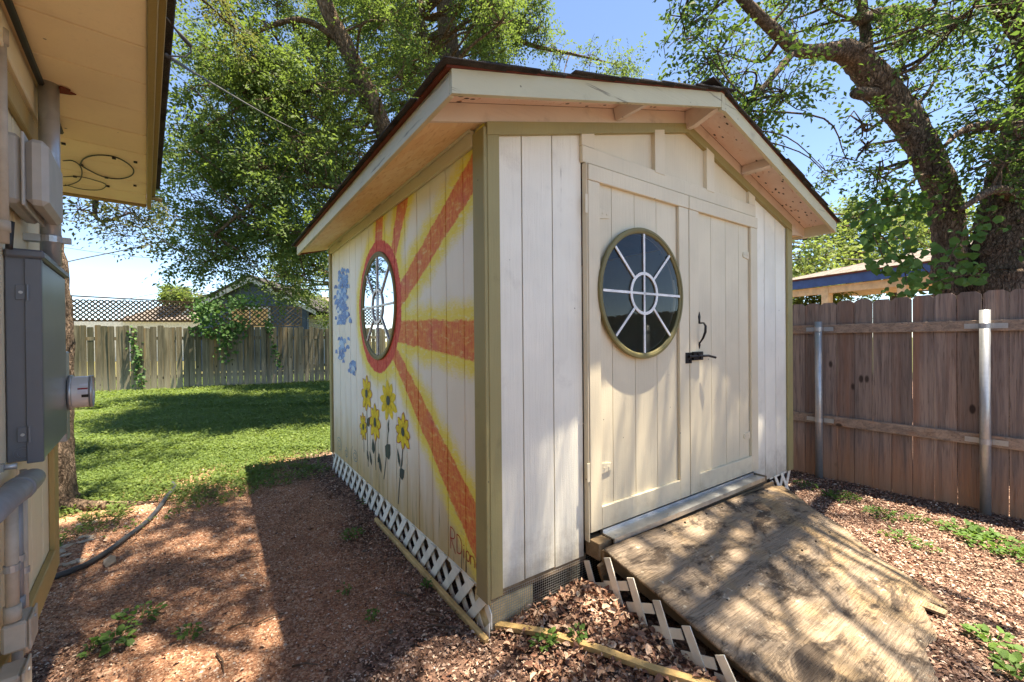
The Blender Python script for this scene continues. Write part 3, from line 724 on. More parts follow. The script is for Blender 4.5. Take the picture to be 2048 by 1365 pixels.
for q in (.74, 1.2, 1.75, 2.3): sl_.tube([(q, -.10, .297), (q, -.10, .3)], .007, 8)
sl_.build('metal_threshold', MAT['alu'], shed)
MB().box(.61, 2.45, -.10, -.0015, .195, .285, .003).build('sill_beam', MAT['beam'], shed)

# footing: skid, block, wire screen, lattice skirt
MB().box(.012, .26, .003, .15, -.05, .150, .004).build('footing_block', MAT['concrete'], shed)
MB().box(.012, .62, .002, .05, .152, .192, .002).build('rim_joist', MAT['beam'], shed)
MB().box(.63, W-.01, .03, .08, -.05, .19).build('rim_joist', MAT['dark'], shed)  # black fill below the doors, under-floor shade put into its colour
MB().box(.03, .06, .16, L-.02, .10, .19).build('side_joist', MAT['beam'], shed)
MB().box(.28, .30, .2, L-.02, -.05, .19).build('crawl_shade_sheet', MAT['dark'], shed)  # black sheets added as the shade behind lattice and wire screen
MB().box(.27, .62, .16, .18, -.05, .15).build('crawl_shade_sheet', MAT['dark'], shed)
wm = MB()
for k in range(57): wm.obox((.014+k*.0125, -.001, .08), X_, Y_, Z_, .0006, .0006, .095)
for k in range(15): wm.obox((.363, -.003, .0+k*.0125), X_, Y_, Z_, .35, .0006, .0006)
wm.build('wire_screen', MAT['wire'], shed)
lat = MB().box(.004, .009, .1, L-.05, .168, .19).build('lattice_skirt', MAT['lattice'], shed)
Z0, Z1, ww = -.03, .189, .060
def clip_v(poly, lim, keep_gt):
    out = []
    for i in range(len(poly)):
        a, b = poly[i-1], poly[i]; ia, ib = ((a[0] >= lim) == keep_gt), ((b[0] >= lim) == keep_gt)
        if ia != ib: t = (lim-a[0])/(b[0]-a[0]); out.append((lim, a[1]+(b[1]-a[1])*t))
        if ib: out.append(b)
    return out
for fam, sg in ((0, 1), (1, -1)):
    hgt = (Z1-Z0)*.9
    for k in range(-3, 26):
        v0 = .05+k*.146+random.uniform(-.006, .006); dz = random.uniform(-.006, .004)
        poly = [(v0-ww/2, Z0), (v0+ww/2, Z0), (v0+ww/2+sg*hgt, Z1+dz), (v0-ww/2+sg*hgt, Z1+dz)]
        poly = clip_v(clip_v(poly, -.012, True), L-.01, False)
        if len(poly) < 3: continue
        MB().prism(poly, (.0095-.012*fam+.001, 0, 0), Y_, Z_, (-.0055, 0, 0)).build('lattice_slat', MAT['lattice'], lat)
rl = MB().box(2.74, 3.06, .004, .009, .17, .19).build('lattice_corner', MAT['lattice'], shed)
for a, b in (((2.80, .19), (2.92, .02)), ((2.92, .19), (3.06, -.0)), ((2.86, .01), (2.96, .19)), ((2.99, .03), (3.07, .19)), ((2.74, .16), (2.80, .04))):
    MB().prism([(a[0]-.02, a[1]), (a[0]+.02, a[1]), (b[0]+.02, b[1]), (b[0]-.02, b[1])], (0, -.002-.004*random.random(), 0), X_, Z_, (0, -.005, 0)).build('lattice_slat', MAT['lattice'], rl)

# ---- painted figures on the side wall (flat paint a hair proud of the boards)
PU = -.0022
def flat(polys, name, mat, du=0.0, parent=shed):
    m = MB()
    for p in polys: m.add([(PU-du, q[0], q[1]) for q in p], [tuple(range(len(p)))])
    return m.build(name, mat, parent)
def ribbon(pts, w):
    out = []
    pts = [np.asarray(p, float) for p in pts]
    for i in range(len(pts)-1):
        d = pts[i+1]-pts[i]; n = A3(-d[1], d[0])/(np.linalg.norm(d)+1e-9); wa = w if np.isscalar(w) else w[i]; wb = w if np.isscalar(w) else w[i+1]
        out.append([pts[i]+n*wa/2, pts[i+1]+n*wb/2, pts[i+1]-n*wb/2, pts[i]-n*wa/2])
    return out
def ell(c, a, b, n=16, rot=0): return [(c[0]+a*cos(t)*cos(rot)-b*sin(t)*sin(rot), c[1]+a*cos(t)*sin(rot)+b*sin(t)*cos(rot)) for t in np.linspace(0, 2*pi, n, endpoint=False)]
def sunflower(c, rx, rz, npet, out_red):
    rx *= 1.12; rz *= 1.06
    pet = []; lines = []
    for k in range(npet):
        t = 2*pi*k/npet+random.uniform(-.12, .12); d = A3(cos(t), sin(t)); q = A3(-d[1], d[0]); R = random.uniform(.9, 1.06); wd = 3.7/npet
        pts = [d*.12-q*.14, d*.55-q*wd*.55, d*.86*R-q*wd*.40, d*1.04*R+q*random.uniform(-.04,.04), d*.86*R+q*wd*.40, d*.55+q*wd*.55, d*.12+q*.14]
        P = [(c[0]+p[0]*rx, c[1]+p[1]*rz) for p in pts]; pet.append(P)
        if out_red: lines += ribbon([P[1], P[2], P[3], P[4], P[5]], .0045)
    f = flat(pet, 'painted_sunflower', MAT['yellow_paint'])
    flat([ell(c, rx*.22, rz*.24)], 'flower_centre', MAT['leafgreen_paint'], .0012, f)
    if lines: flat(lines, 'petal_outline', MAT['red_line'], .0018, f)
for a in (((1.857,.918),.135,.14,8,True), ((1.333,.92),.16,.135,9,False), ((1.643,.716),.125,.148,8,True), ((1.958,.63),.095,.104,9,True), ((1.05,.747),.12,.118,8,True)): sunflower(*a)
for pts, w in (([(1.853,.78),(1.848,.55),(1.83,.33)], .012), ([(1.64,.57),(1.645,.45),(1.63,.35)], .012), ([(1.322,.785),(1.36,.62),(1.40,.47),(1.445,.33)], .011), ([(1.055,.63),(1.10,.48),(1.13,.36),(1.15,.24)], .012), ([(1.95,.52),(1.945,.42)], .008)):
    flat(ribbon(pts, w), 'painted_stem', MAT['leafgreen_paint'])
def pleaf(a, b, w):
    a, b = A3(*a), A3(*b); d = b-a; n = A3(-d[1], d[0])
    flat([[a, a+d*.3+n*w, a+d*.62+n*w*.85, b, a+d*.62-n*w*.7, a+d*.3-n*w*.9]], 'painted_leaf', MAT['leafgreen_paint'], .0006)
for q in (((1.85,.66),(1.76,.74),.3), ((1.69,.46),(1.70,.585),.32), ((1.40,.51),(1.30,.615),.42), ((1.11,.50),(1.16,.62),.16), ((1.12,.44),(1.03,.50),.38), ((1.74,.36),(1.79,.47),.2), ((1.58,.42),(1.54,.50),.24), ((1.50,.36),(1.57,.50),.18), ((1.82,.37),(1.86,.46),.22), ((1.085,.50),(1.06,.59),.1), ((1.33,.69),(1.345,.77),.18)): pleaf(*q)
g = Gr('blue_cloud_paint'); MAT['cloud'] = g.fin(g.mix(g.mapr(g.noise(g.pos(), 60, 3, .6), .4, .7, 0, .4), g.ramp(g.island(), [(0, srgb(40,92,170)), (.55, srgb(84,142,212)), (.85, srgb(160,196,232)), (1, srgb(220,228,232))]), srgb(214,220,222)), .6)
def cloud(c, a, b, n):
    ps = []
    for k in range(n):
        x = c[0]+a*max(-1.2, min(1.2, random.gauss(0, .48))); zc = c[1]+b*max(-1.3, min(1.3, random.gauss(0, .6))); w = random.uniform(.045, .075); hh = random.uniform(.026, .042); t0 = random.uniform(-.5, .5)
        arc = [(x+w*cos(t)*cos(t0), zc+hh*sin(t)+w*.3*cos(t)*sin(t0)) for t in np.linspace(0, pi, 8)]; inn = [(x+w*.35*cos(t), zc-.008+hh*.25*sin(t)) for t in np.linspace(pi, 0, 6)]
        ps.append(arc+inn)
    m = MB()
    for i, p in enumerate(ps): m.add([(PU-.00004*i, q[0], q[1]) for q in p], [tuple(range(len(p)))])
    m.build('painted_cloud', MAT['cloud'], shed)
cloud((2.58,1.91), .24, .075, 44); cloud((2.66,1.72), .27, .12, 80); cloud((2.62,1.55), .25, .06, 44); cloud((2.64,1.28), .20, .06, 28); cloud((2.68,1.18), .12, .035, 14); cloud((2.26,1.10), .10, .055, 24)
def spiral(c, a, b, turns, ph):
    pts = [(c[0]+a*(1-.8*t)*cos(ph+2*pi*turns*t), c[1]+b*(1-.8*t)*sin(ph+2*pi*turns*t)) for t in np.linspace(0, 1, 30)]
    flat(ribbon(pts, .007), 'painted_spiral', MAT['teal_line'])
spiral((2.80,.315), .10, .075, 1.9, .4); spiral((2.53,.29), .07, .05, 1.6, 1.4); spiral((2.22,.325), .085, .055, 1.8, 1.2)
flat(ribbon([(2.36,.27),(2.33,.36),(2.30,.40)], .006), 'painted_spiral', MAT['teal_line'])
sg = []                                                 # signature in red brush letters: R D i o n o
def let(v0, z0, w, hgt, strokes):
    for s_ in strokes: sg.extend(ribbon([(v0-w*p[0], z0+hgt*p[1]) for p in s_], .0055))
arc_ = lambda cx, cz, rx, rz, a, b, n=10: [(cx+rx*cos(t), cz+rz*sin(t)) for t in np.linspace(a, b, n)]
let(.372, .252, .055, .115, [[(0, 0), (0, 1)], [(0, 1)]+arc_(.3, .76, .6, .24, pi/2, -pi/2)+[(0, .5)], [(.1, .5), (1, -.06)]])
let(.300, .262, .055, .092, [[(0, 0), (0, 1)], [(0, 1)]+arc_(.3, .5, .65, .5, pi/2, -pi/2)+[(0, 0)]])
let(.228, .262, .02, .06, [[(0, 0), (0, .75)], [(0, 1.0), (.1, 1.12)]])
let(.208, .262, .04, .05, [arc_(.5, .5, .45, .5, 0, 2*pi, 14)])
let(.162, .258, .04, .048, [[(0, 0), (0, 1)], arc_(.5, .6, .5, .4, pi, 0, 8)+[(1, 0)]])
let(.110, .256, .034, .042, [arc_(.5, .5, .45, .5, 0, 2*pi, 14), [(1, 1), (1.05, 0)]])
flat(sg, 'signature', MAT['red_line'], .0006)

# ------------------------------------------------------------------ plywood ramp at the doors
ramp = empty('plywood_ramp', sw(1.5, -.6), TH)
tag(ramp, 'cracked weathered plywood ramp sloping down from the shed doors', 'ramp')
def ramp_z(u, v):
    t = (-.10-v)/1.07; s_ = np.clip((u-.6)/2.0, 0, 1)
    top = .275-.06*s_**2; return top+(0.020-top)*np.clip(t, 0, 1.2)
def ramp_edge_u(v): return 2.66-.02-(-.10-v)*.62         # right edge slants in
def build_ramp():
    nu, nv = 46, 34; P = []; 
    for j in range(nv+1):
        t = j/nv
        for i in range(nu+1):
            s_ = i/nu; vend = -1.17+.05*math.sin(s_*9)+.03*math.sin(s_*23)
            v = -.135+(vend+.135)*t; u0 = .612; u1 = ramp_edge_u(v)+.015*math.sin(t*17)
            u = u0+(u1-u0)*s_
            z = float(ramp_z(u, v)) + (float(vnoise(np.array([u]), np.array([v]), 2.3, 9)[0])-.5)*.022 + (float(vnoise(np.array([u]), np.array([v]), 9, 4)[0])-.5)*.004
            if s_ > .9: z -= (s_-.9)*.25
            P.append((u-1.5, v+.6, z))
    n1 = (nu+1)*(nv+1); m = MB(); Q = P+[(p[0], p[1], p[2]-.013) for p in P]; F = []
    I = lambda i, j: j*(nu+1)+i
    for j in range(nv):
        for i in range(nu):
            F.append((I(i,j), I(i,j+1), I(i+1,j+1), I(i+1,j))); F.append((n1+I(i,j), n1+I(i+1,j), n1+I(i+1,j+1), n1+I(i,j+1)))
    for j in range(nv): F.append((I(0,j), n1+I(0,j), n1+I(0,j+1), I(0,j+1))); F.append((I(nu,j), I(nu,j+1), n1+I(nu,j+1), n1+I(nu,j)))
    for i in range(nu): F.append((I(i,0), I(i+1,0), n1+I(i+1,0), n1+I(i,0))); F.append((I(i,nv), n1+I(i,nv), n1+I(i+1,nv), I(i+1,nv)))
    m.add(Q, F); m.build('plywood_deck', MAT['ply'], ramp, True)
build_ramp()
R = lambda u, v, z: (u-1.5, v+.6, z)
for k in range(9):
    for v_ in (-.17, -.62):
        u_ = .68+k*.2+random.uniform(-.02, .02)
        if u_ < ramp_edge_u(v_)-.1: zz_ = float(ramp_z(u_, v_))+.006; MB().tube([R(u_, v_, zz_-.012), R(u_, v_, zz_)], .0055, 8).build('screw_head', MAT['iron'], ramp)
MB().prism([(.48, .245), (.48, .16), (-.4, .0), (-.54, .0)], (.66-1.5, 0, 0), Y_, Z_, (.035, 0, 0)).build('side_stringer', MAT['shade_board'], ramp)
MB().beam(R(.612, -.115, .19), R(.66, -.115, .055), .05, .02, up=(1,0,0)).build('prop_board', MAT['beam'], ramp)
MB().prism([(.62-1.5, .15), (2.5-1.5, .15), (2.5-1.5, .235), (.62-1.5, .255)], (0, -.128+.6, 0), X_, Z_, (0, .018, 0)).build('head_board', MAT['beam'], ramp)
def rslat(v0, z0, v1, z1, w, du):
    d = A3(v1-v0, z1-z0); n = A3(-d[1], d[0])/np.linalg.norm(d)*w/2
    MB().prism([(v0+n[0]+.6, z0+n[1]), (v1+n[0]+.6, z1+n[1]), (v1-n[0]+.6, z1-n[1]), (v0-n[0]+.6, z0-n[1])], (.607-du-1.5, 0, 0), Y_, Z_, (-.005, 0, 0)).build('lattice_slat', MAT['lattice'], ramp)
for k in range(7):
    v = -.02-.145*k; zt = float(ramp_z(.612, v))-.015 if k else .17
    rslat(v, max(zt, .05), v-.085, max(zt-.20, -.03), .042, .006)
    rslat(v+.02, max(zt-.15, .0), v-.125, max(zt-.085, .035), .042, .0)
rslat(.09, .20, .045, .13, .034, .0)

# long splinter of plywood torn from the ramp's right edge, lath and stake on the ground
sp = empty('plywood_splinter', sw(2.1, -.8)); tag(sp, 'long curved strip of plywood split off the right edge of the ramp', 'wood strip')
def strip(pts, w, th, name, mat, par, base):
    m = MB(); P = []
    for i, p in enumerate(pts):
        d = pts[min(i+1, len(pts)-1)]-pts[max(i-1, 0)]; n = np.cross(d, Z_); n /= np.linalg.norm(n); wi = w if np.isscalar(w) else w[i]
        P += [p+n*wi/2-base, p-n*wi/2-base, p-n*wi/2-base-A3(0,0,th), p+n*wi/2-base-A3(0,0,th)]
    F = []
    for i in range(len(pts)-1):
        for a in range(4): F.append((i*4+a, i*4+(a+1) % 4, i*4+4+(a+1) % 4, i*4+4+a))
    F += [(3,2,1,0), tuple((len(pts)-1)*4+a for a in range(4))]
    return m.add(P, F).build(name, mat, par)
pp = [(1640,1078,.05),(1690,1112,.05),(1745,1150,.045),(1800,1183,.04),(1850,1208,.035),(1893,1226,.03)]
strip([pg(a, b, c) for a, b, c in pp], [.05,.09,.10,.09,.07,.05], .012, 'strip', MAT['ply'], sp, sw(2.1, -.8))
lth = empty('wooden_lath', sw(.06, .0)); tag(lth, 'thin tan wooden lath lying on the mulch from the shed corner', 'wood lath')
strip([(lambda q: q*A3(1,1,0)+A3(0,0,zgs(q[0],q[1])+.036))(pg(a, b, .03)) for a, b in ((993,1253),(1090,1278),(1200,1308),(1300,1338),(1420,1372),(1480,1392))], .034, .02, 'lath', MAT['stake'], lth, sw(.06, .0))
stk = empty('timber_edging', sw(-.05, .75), TH); tag(stk, 'tan timber edging board lying along the white lattice skirt', 'timber')
MB().box(.000, .026, -.79, .78, -.03, .030, .004).build('board', MAT['stake'], stk)

# ------------------------------------------------------------------ right-hand cedar fence
RF0 = A3(2.935, 4.475, 0); RFd = A3(.571, -.821, 0); RFa = math.atan2(RFd[1], RFd[0]); RFn = A3(-.821, -.571, 0)   # n towards the yard
rf = empty('cedar_fence', RF0, RFa); tag(rf, 'weathered brown cedar picket fence on steel posts right of the shed', 'fence')
# local: x along the fence towards the camera, y = -n (yard side is -y)
PWD = .137
def picket(w, h, t, name='picket', ear=.028):
    m = MB().prism([(-w/2, 0), (w/2, 0), (w/2, h-ear*.9), (w/2-ear, h), (-w/2+ear, h), (-w/2, h-ear*.9)], (0, 0, 0), X_, Z_, (0, t, 0))
    me = bpy.data.meshes.new(name); me.from_pydata(m.v, [], m.f); return me
pk = [picket(PWD-.003-.0015*q, 1.775, .016) for q in range(3)]
for k in range(-9, 34):
    s = .0+PWD*(k+.5); wpt = RF0+RFd*s; zb = zgs(wpt[0], wpt[1])
    o = link('picket', pk[k % 3], MAT['cedar'], rf, loc=(s, random.uniform(-.003, .003), zb-.03+random.uniform(-.006, .006)))
    o.rotation_euler = (0, random.uniform(-.004, .004), 0)
for z0, z1 in ((1.375, 1.462), (.476, .566)):
    for a, b in ((-1.3, 1.62), (1.625, 4.6)):
        MB().beam((a, -.02, (z0+z1)/2), (b, -.02, (z0+z1)/2+random.uniform(-.006, .006)), z1-z0, .038, ch=.004).build('rail', MAT['cedar_rail'], rf)
for s in (-.82, .285, 1.395, 2.5, 3.61):
    wpt = RF0+RFd*s; zb = zgs(wpt[0], wpt[1]); zt = {.285: 1.495, 1.395: 1.545}.get(s, 1.52)
    p = MB().tube([(s, -.072, zb-.1), (s, -.072, zt)], .031, 20).build('steel_post', MAT['galv'], rf, False)
    p.data.polygons.foreach_set('use_smooth', [len(q.vertices) == 4 for q in p.data.polygons])
    for zc in (1.42, .52):
        b = MB(); b.ring((s, -.072, zc), X_, Y_, [(.0318, -.02), (.0345, -.02), (.0345, .02), (.0318, .02)], 20)
        for sg_ in (-1, 1):
            b.box(s+sg_*.034, s+sg_*.115, -.047, -.0435, zc-.02, zc+.02)
            for q in (.06, .095): b.tube([(s+sg_*q, -.0475, zc), (s+sg_*q, -.053, zc)], .005, 6)
        b.build('post_bracket', MAT['galv'], p)

# ------------------------------------------------------------------ old back fence with lattice toppers
BF0 = A3(-10.8, 10.95, 0); BFd = A3(.9105, .4135, 0); BFa = math.atan2(BFd[1], BFd[0])
bf = empty('old_back_fence', BF0, BFa); tag(bf, 'mossy grey-brown picket fence across the far end of the lawn', 'fence')
BW = .143; pk2 = [picket(BW-.006-.004*q, 1.84, .018, ear=.016) for q in range(4)]
for k in range(-6, 48):
    s = BW*(k+.5); wpt = BF0+BFd*s; zb = zgs(wpt[0], wpt[1])
    o = link('picket', pk2[random.randrange(4)], MAT['oldfence'], bf, loc=(s, random.uniform(-.008, .008), zb-.05+random.uniform(-.045, .03)-.0095*max(0, s)))
    o.rotation_euler = (random.uniform(-.015, .015), random.uniform(-.012, .012), 0)
for zc in (.4, 1.45): MB().box(-.9, 6.9, .02, .058, zc-.045, zc+.045).build('rail', MAT['oldfence'], bf)
for s in (-.4, 2.0, 4.4, 6.8): MB().box(s-.045, s+.045, .06, .15, -.1, 1.75).build('fence_post', MAT['oldfence'], bf)
def lattice_panel(s0, s1, z0, z1a, z1b, mat, name, label, sp, w):
    e = empty(name, BF0+BFd*s0, BFa); tag(e, label, 'lattice'); Ln = s1-s0
    top = lambda x: z1a+(z1b-z1a)*x/Ln
    MB().beam((0, .03, z0+.015), (Ln, .03, z0+.015), .035, .02).build('bottom_rail', mat, e)
    MB().beam((0, .03, z1a-.012), (Ln, .03, z1b-.012), .032, .02).build('top_rail', mat, e)
    for x in (.0, Ln): MB().box(x-.018, x+.018, .012, .048, z0, top(x)).build('end_post', mat, e)
    for sg_ in (1, -1):
        k = -12
        while k*sp < Ln+1.2:
            x0 = k*sp; k += 1; h = min(z1a, z1b)-z0; hh = h*.9
            a = (x0, z0) if sg_ > 0 else (x0+hh*0, z0); b = (x0+sg_*h*1.05, z0+h)
            # clip against both ends
            p, q = np.array(a), np.array(b)
            lo, hi = 0.0, 1.0; dx = q[0]-p[0]
            t0, t1 = sorted(((0-p[0])/dx, (Ln-p[0])/dx)); lo, hi = max(lo, t0), min(hi, t1)
            if hi-lo < .12: continue
            A_, B_ = p+(q-p)*lo, p+(q-p)*hi
            yy = .022 if sg_ > 0 else .034
            MB().beam((A_[0], yy, A_[1]), (B_[0], yy, B_[1]), w, .007, up=(0,0,1)).build('lattice_slat', mat, e)
lattice_panel(-.45, 2.07, 1.90, 2.56, 2.46, MAT['oldlattice'], 'lattice_panel', 'dark brown lattice panel on top of the back fence at left', .118, .034)
lattice_panel(2.55, 4.80, 1.80, 2.42, 2.38, MAT['oldlattice2'], 'lattice_panel', 'grey half-covered lattice panel on the back fence before the blue house', .135, .030)

# ------------------------------------------------------------------ the house at the left edge
HG = A3(-2.7677, 2.5315, 0); HA = math.atan2(-.757, .653); HX = A3(.653, -.757, 0); HN = A3(.757, .653, 0)
house = empty('beige_house', HG, HA); tag(house, 'beige wood-sided house with deep tan eave at the left edge', 'house')
def hw(s, n, z): return HG+HX*s+HN*n+A3(0, 0, z)          # local: x = s towards the camera, y = n outwards
MAT['hwall'] = paint('beige_house_paint', srgb(232,218,188), grain=.3, dirt=.2, dirtc=(.3,.24,.15), obj=False)
MAT['hsoffit'] = paint('tan_soffit_paint', srgb(252,232,188), grain=.12, dirt=.12, dirtc=(.3,.2,.1), obj=False)
MAT['htrim'] = paint('mustard_trim_paint', srgb(176,150,96), grain=.25, dirt=.3, dirtc=(.12,.09,.03), obj=False)
MAT['holive'] = paint('olive_gutter_paint', srgb(158,140,88), grain=.2, dirt=.3, dirtc=(.06,.05,.02), obj=False)
NW, SC_, SE = .13, 1.09, 5.5
hb = MB().box(SC_, SE, NW-.14, NW-.012, .42, 2.24).build('house_wall', MAT['shade_board'], house)
k = SC_
bm = None
while k < 4.0:
    if bm is None:
        m = MB().box(.0025, .2, NW-.012, NW, .42, 2.24, .002); bm = bpy.data.meshes.new('siding_board'); bm.from_pydata(m.v, [], m.f)
    link('siding_board', bm, MAT['hwall'], hb, loc=(k, random.uniform(-.001, .001), 0)); k += .2025
MB().box(4.0, SE, NW-.012, NW, .42, 2.24).build('siding_panel', MAT['hwall'], house)
MB().box(SC_-.02, SC_+.075, NW+.001, NW+.02, .40, 2.2, .003).build('corner_board', MAT['htrim'], house)
MB().box(SC_-.022, SC_-.001, NW-.08, NW+.018, .40, 2.2, .003).build('corner_board', MAT['hwall'], house)
MB().box(SC_+.077, SE, NW+.001, NW+.022, .40, .50, .003).build('skirt_board', MAT['htrim'], house)
MB().box(SC_, SE, NW+.001, NW+.018, 2.06, 2.14, .003).build('frieze_board', MAT['htrim'], house)
MB().box(SC_, SE, NW+.001, NW+.03, 2.142, 2.243, .003).build('frieze_board', MAT['hwall'], house)
MB().box(SC_, SE, -4.0, NW-.2, -.1, .42).build('crawl_shade_block', MAT['dark'], house)  # black block added as the shade beneath the raised house
MB().box(SC_, SC_+.02, -4.0, NW-.14, .42, 2.24).build('end_wall', MAT['hwall'], house)
NE = .475
k = .06
while k < 4.8:
    w = .244; MB().box(k+.003, k+w-.003, -.30 if k < SC_ else NW+.01, NE-.024, 2.25+random.uniform(0,.0012), 2.262, .0015).build('soffit_board', MAT['hsoffit'], house); k += w
MB().box(.06, SE, -.3, NE-.024, 2.264, 2.275).build('soffit_backing', MAT['shade_board'], house)
MB().box(.0, SE, NE-.023, NE, 2.236, 2.36, .003).build('eave_fascia', MAT['holive'], house)
MB().box(.0, SE, NE+.001, NE+.02, 2.30, 2.375, .002).build('drip_edge', MAT['holive'], house)
MB().box(.0, SE, NE+.002, NE+.045, 2.376, 2.40, .004).build('shingle_edge', MAT['shingle'], house)
MB().box(.035, .058, -2.5, NE-.024, 2.236, 2.35, .003).build('rake_board', MAT['holive'], house)
MB().prism([(-4.0, 3.45), (NE+.03, 2.40), (NE+.03, 2.41), (-4.0, 3.49)], (-.01, 0, 0), Y_, Z_, (SE, 0, 0)).build('roof', MAT['shingle'], house)
MB().tube([(.10, NE+.0, 2.29), (.10, NE+.055, 2.285)], .014, 10).build('vent_stub', MAT['holive'], house)
# coiled cable stapled under the eave
def cabl(pts, r, name, label, cat, mat, loc=None):
    q = limb_pts([(*p, r) for p in pts], 5); o = MB().tube(q[:, :3], r, 6).build(name, mat, None, True); tag(o, label, cat); return o
MAT['cable'] = plain('black_cable', (.02,.02,.02), .5)
MAT['cable_grey'] = plain('grey_weathered_cable', (.09,.09,.09), .6)
def hz(x, y, z=2.243):
    return pg(x, y, z)
cabl([hz(x, y) for x, y in ((160,330),(168,318),(190,311),(225,313),(252,325),(267,340),(262,352),(240,358),(210,355),(180,342),(163,332))], .0030, 'cable_loop', 'thin black cable coiled in a wide loop under the eave', 'cable', MAT['cable'])
cabl([hz(x, y) for x, y in ((126,322),(145,322),(160,332),(164,348),(158,362),(140,370),(127,372))], .0026, 'cable_loop', 'smaller loop of black cable under the eave beside the mast', 'cable', MAT['cable'])
cabl([hz(x, y) for x, y in ((127,354),(160,354),(190,361),(212,370),(200,380),(165,379),(130,370))], .0022, 'cable_loop', 'thin cable strand stapled below the two loops under the eave', 'cable', MAT['cable'])
for x, y in ((163,331),(228,317),(213,356),(150,354),(216,373),(271,325),(270,372),(127,288)):
    w_ = hz(x, y, 2.246)-HG; MB().obox((w_@HX, w_@HN, 2.246), X_, Y_, Z_, .005, .007, .004).build('cable_clip', MAT['iron'], house)
cabl([hw(SC_+.05+i*.3, NW+.048, 2.235+.004*(i % 2)) for i in range(12)], .009, 'eave_cable', 'thick black cable running along the top of the beige wall', 'cable', MAT['cable'])

# electrical gear on the house wall
MAT['greybox'] = plain('grey_enamel', srgb(102,106,114), .36, .25, .5, .06, 5, .05)
MAT['greysatin'] = plain('satin_grey_front', srgb(132,138,142), .3, .35, .5, .05, 5, .03)
MAT['plasticgrey'] = plain('grey_plastic', srgb(176,174,170), .5, 0, .4, .07, 9, .08)
MAT['pipe'] = plain('painted_conduit', srgb(178,166,150), .55, 0, .35, .12, 14, .12)
MAT['pipegrey'] = plain('grey_conduit', srgb(142,142,144), .5, .2, .4, .12, 14, .12)
MAT['meterglass'] = plain('meter_cover', srgb(214,212,210), .3, .12, .5, .06, 6, .03)
MAT['labelred'] = plain('red_label_band', srgb(150,44,44), .5); MAT['labelwhite'] = plain('white_label', srgb(214,214,220), .5); MAT['black'] = plain('black_plate', (.012,.012,.012), .4)
ep = empty('electrical_panel', hw(1.57, NW, 1.0), HA); tag(ep, 'tall grey steel electrical panel on the beige house wall', 'electrical panel')
E_ = lambda s, n, z: (s-1.57, n-NW, z-1.0)
def ebox(s0, s1, n0, n1, z0, z1, name, mat, par=ep, ch=.003):
    return MB().box(s0-1.57, s1-1.57, n0-NW, n1-NW, z0-1.0, z1-1.0, ch).build(name, mat, par)
ebox(1.32, 1.832, NW+.001, .193, 1.0, 1.618, 'cabinet', MAT['greybox'])
ebox(1.32, 1.834, .194, .202, .995, 1.60, 'front_cover', MAT['greysatin'])
ebox(1.815, 1.838, .17, .205, .993, 1.602, 'cover_flange', MAT['greybox'], ch=.002)
ebox(1.31, 1.845, NW+.001, .212, 1.602, 1.628, 'rain_hood', MAT['greybox'], ch=.006)
for z in (1.50, 1.08):
    ebox(1.8325, 1.837, .152, .178, z-.022, z+.022, 'cover_hinge', MAT['greybox'], ch=.001)
    MB().tube([E_(1.838, .176, z-.024), E_(1.838, .176, z+.024)], .004, 8).build('hinge_barrel', MAT['greybox'], ep)
    MB().tube([E_(1.837, .163, z), E_(1.840, .163, z)], .0045, 8).build('rivet', MAT['galv'], ep)
MB().ring(E_(1.8325, .163, 1.025), Y_, Z_, [(.022, -.001), (.022, .002), (.019, .002), (.019, -.001)], 24).ring(E_(1.8325, .163, 1.025), Y_, Z_, [(.014, -.001), (.014, .002), (.0115, .002), (.0115, -.001)], 24).build('knockout', MAT['greybox'], ep)
em = empty('electric_meter', hw(1.29, NW, 1.15), HA); tag(em, 'silver round electric meter projecting beside the grey panel', 'electric meter')
M_ = lambda s, n, z: (s-1.29, n-NW, z-1.15)
MB().box(-.06, .028, .001, .072, -.19, .165, .004).build('meter_socket', MAT['galv'], em)
MB().ring(M_(1.27, .204, 1.15), X_, Z_, [(0.001, -.0), (.070, -.0), (.070, -.012), (.001, -.012)], 40).build('meter_ring', MAT['galv'], em, True)
MB().ring(M_(1.27, .216, 1.15), X_, Z_, [(0.001, 0), (.063, 0), (.063, -.046), (.058, -.053), (.001, -.053)], 40).build('meter_cover', MAT['meterglass'], em)
MB().ring(M_(1.27, .2685, 1.15), X_, Z_, [(.0655, .004), (.0655, -.006), (.061, -.006), (.061, .004)], 40).build('meter_rim', MAT['galv'], em, True)
def curved_label(t0, t1, n0, n1, name, mat, r):
    m = MB(); k = 6; P = []
    for i in range(k+1):
        t = t0+(t1-t0)*i/k
        for n in (n0, n1): P.append(M_(1.27+r*cos(t), n, 1.15+r*sin(t)))
    m.add(P, [(2*i, 2*i+1, 2*i+3, 2*i+2) for i in range(k)]).build(name, mat, em)
curved_label(-.05, .32, .233, .262, 'meter_label', MAT['labelwhite'], .0636); curved_label(.22, .32, .233, .262, 'label_band', MAT['labelred'], .064)
curved_label(-.28, -.10, .244, .264, 'meter_display', MAT['black'], .0638); curved_label(.45, .60, .238, .262, 'bar_label', MAT['labelwhite'], .0636)
mast = empty('service_mast', hw(1.56, .193, 1.62), HA); tag(mast, 'galvanised steel service mast rising through the tan eave', 'conduit')
mt = MB().tube([(0, 0, 0), (0, 0, .70)], .0262, 20).build('mast_pipe', MAT['galv'], mast); mt.data.polygons.foreach_set('use_smooth', [len(q.vertices) == 4 for q in mt.data.polygons])
MB().ring((0, 0, .09), X_, Y_, [(.0265, -.011), (.030, -.011), (.030, .011), (.0265, .011)], 20).obox((.0, .038, .09), X_, Y_, Z_, .010, .012, .010).obox((0, -.04, .09), X_, Y_, Z_, .02, .024, .012).build('mast_clamp', MAT['galv'], mast)
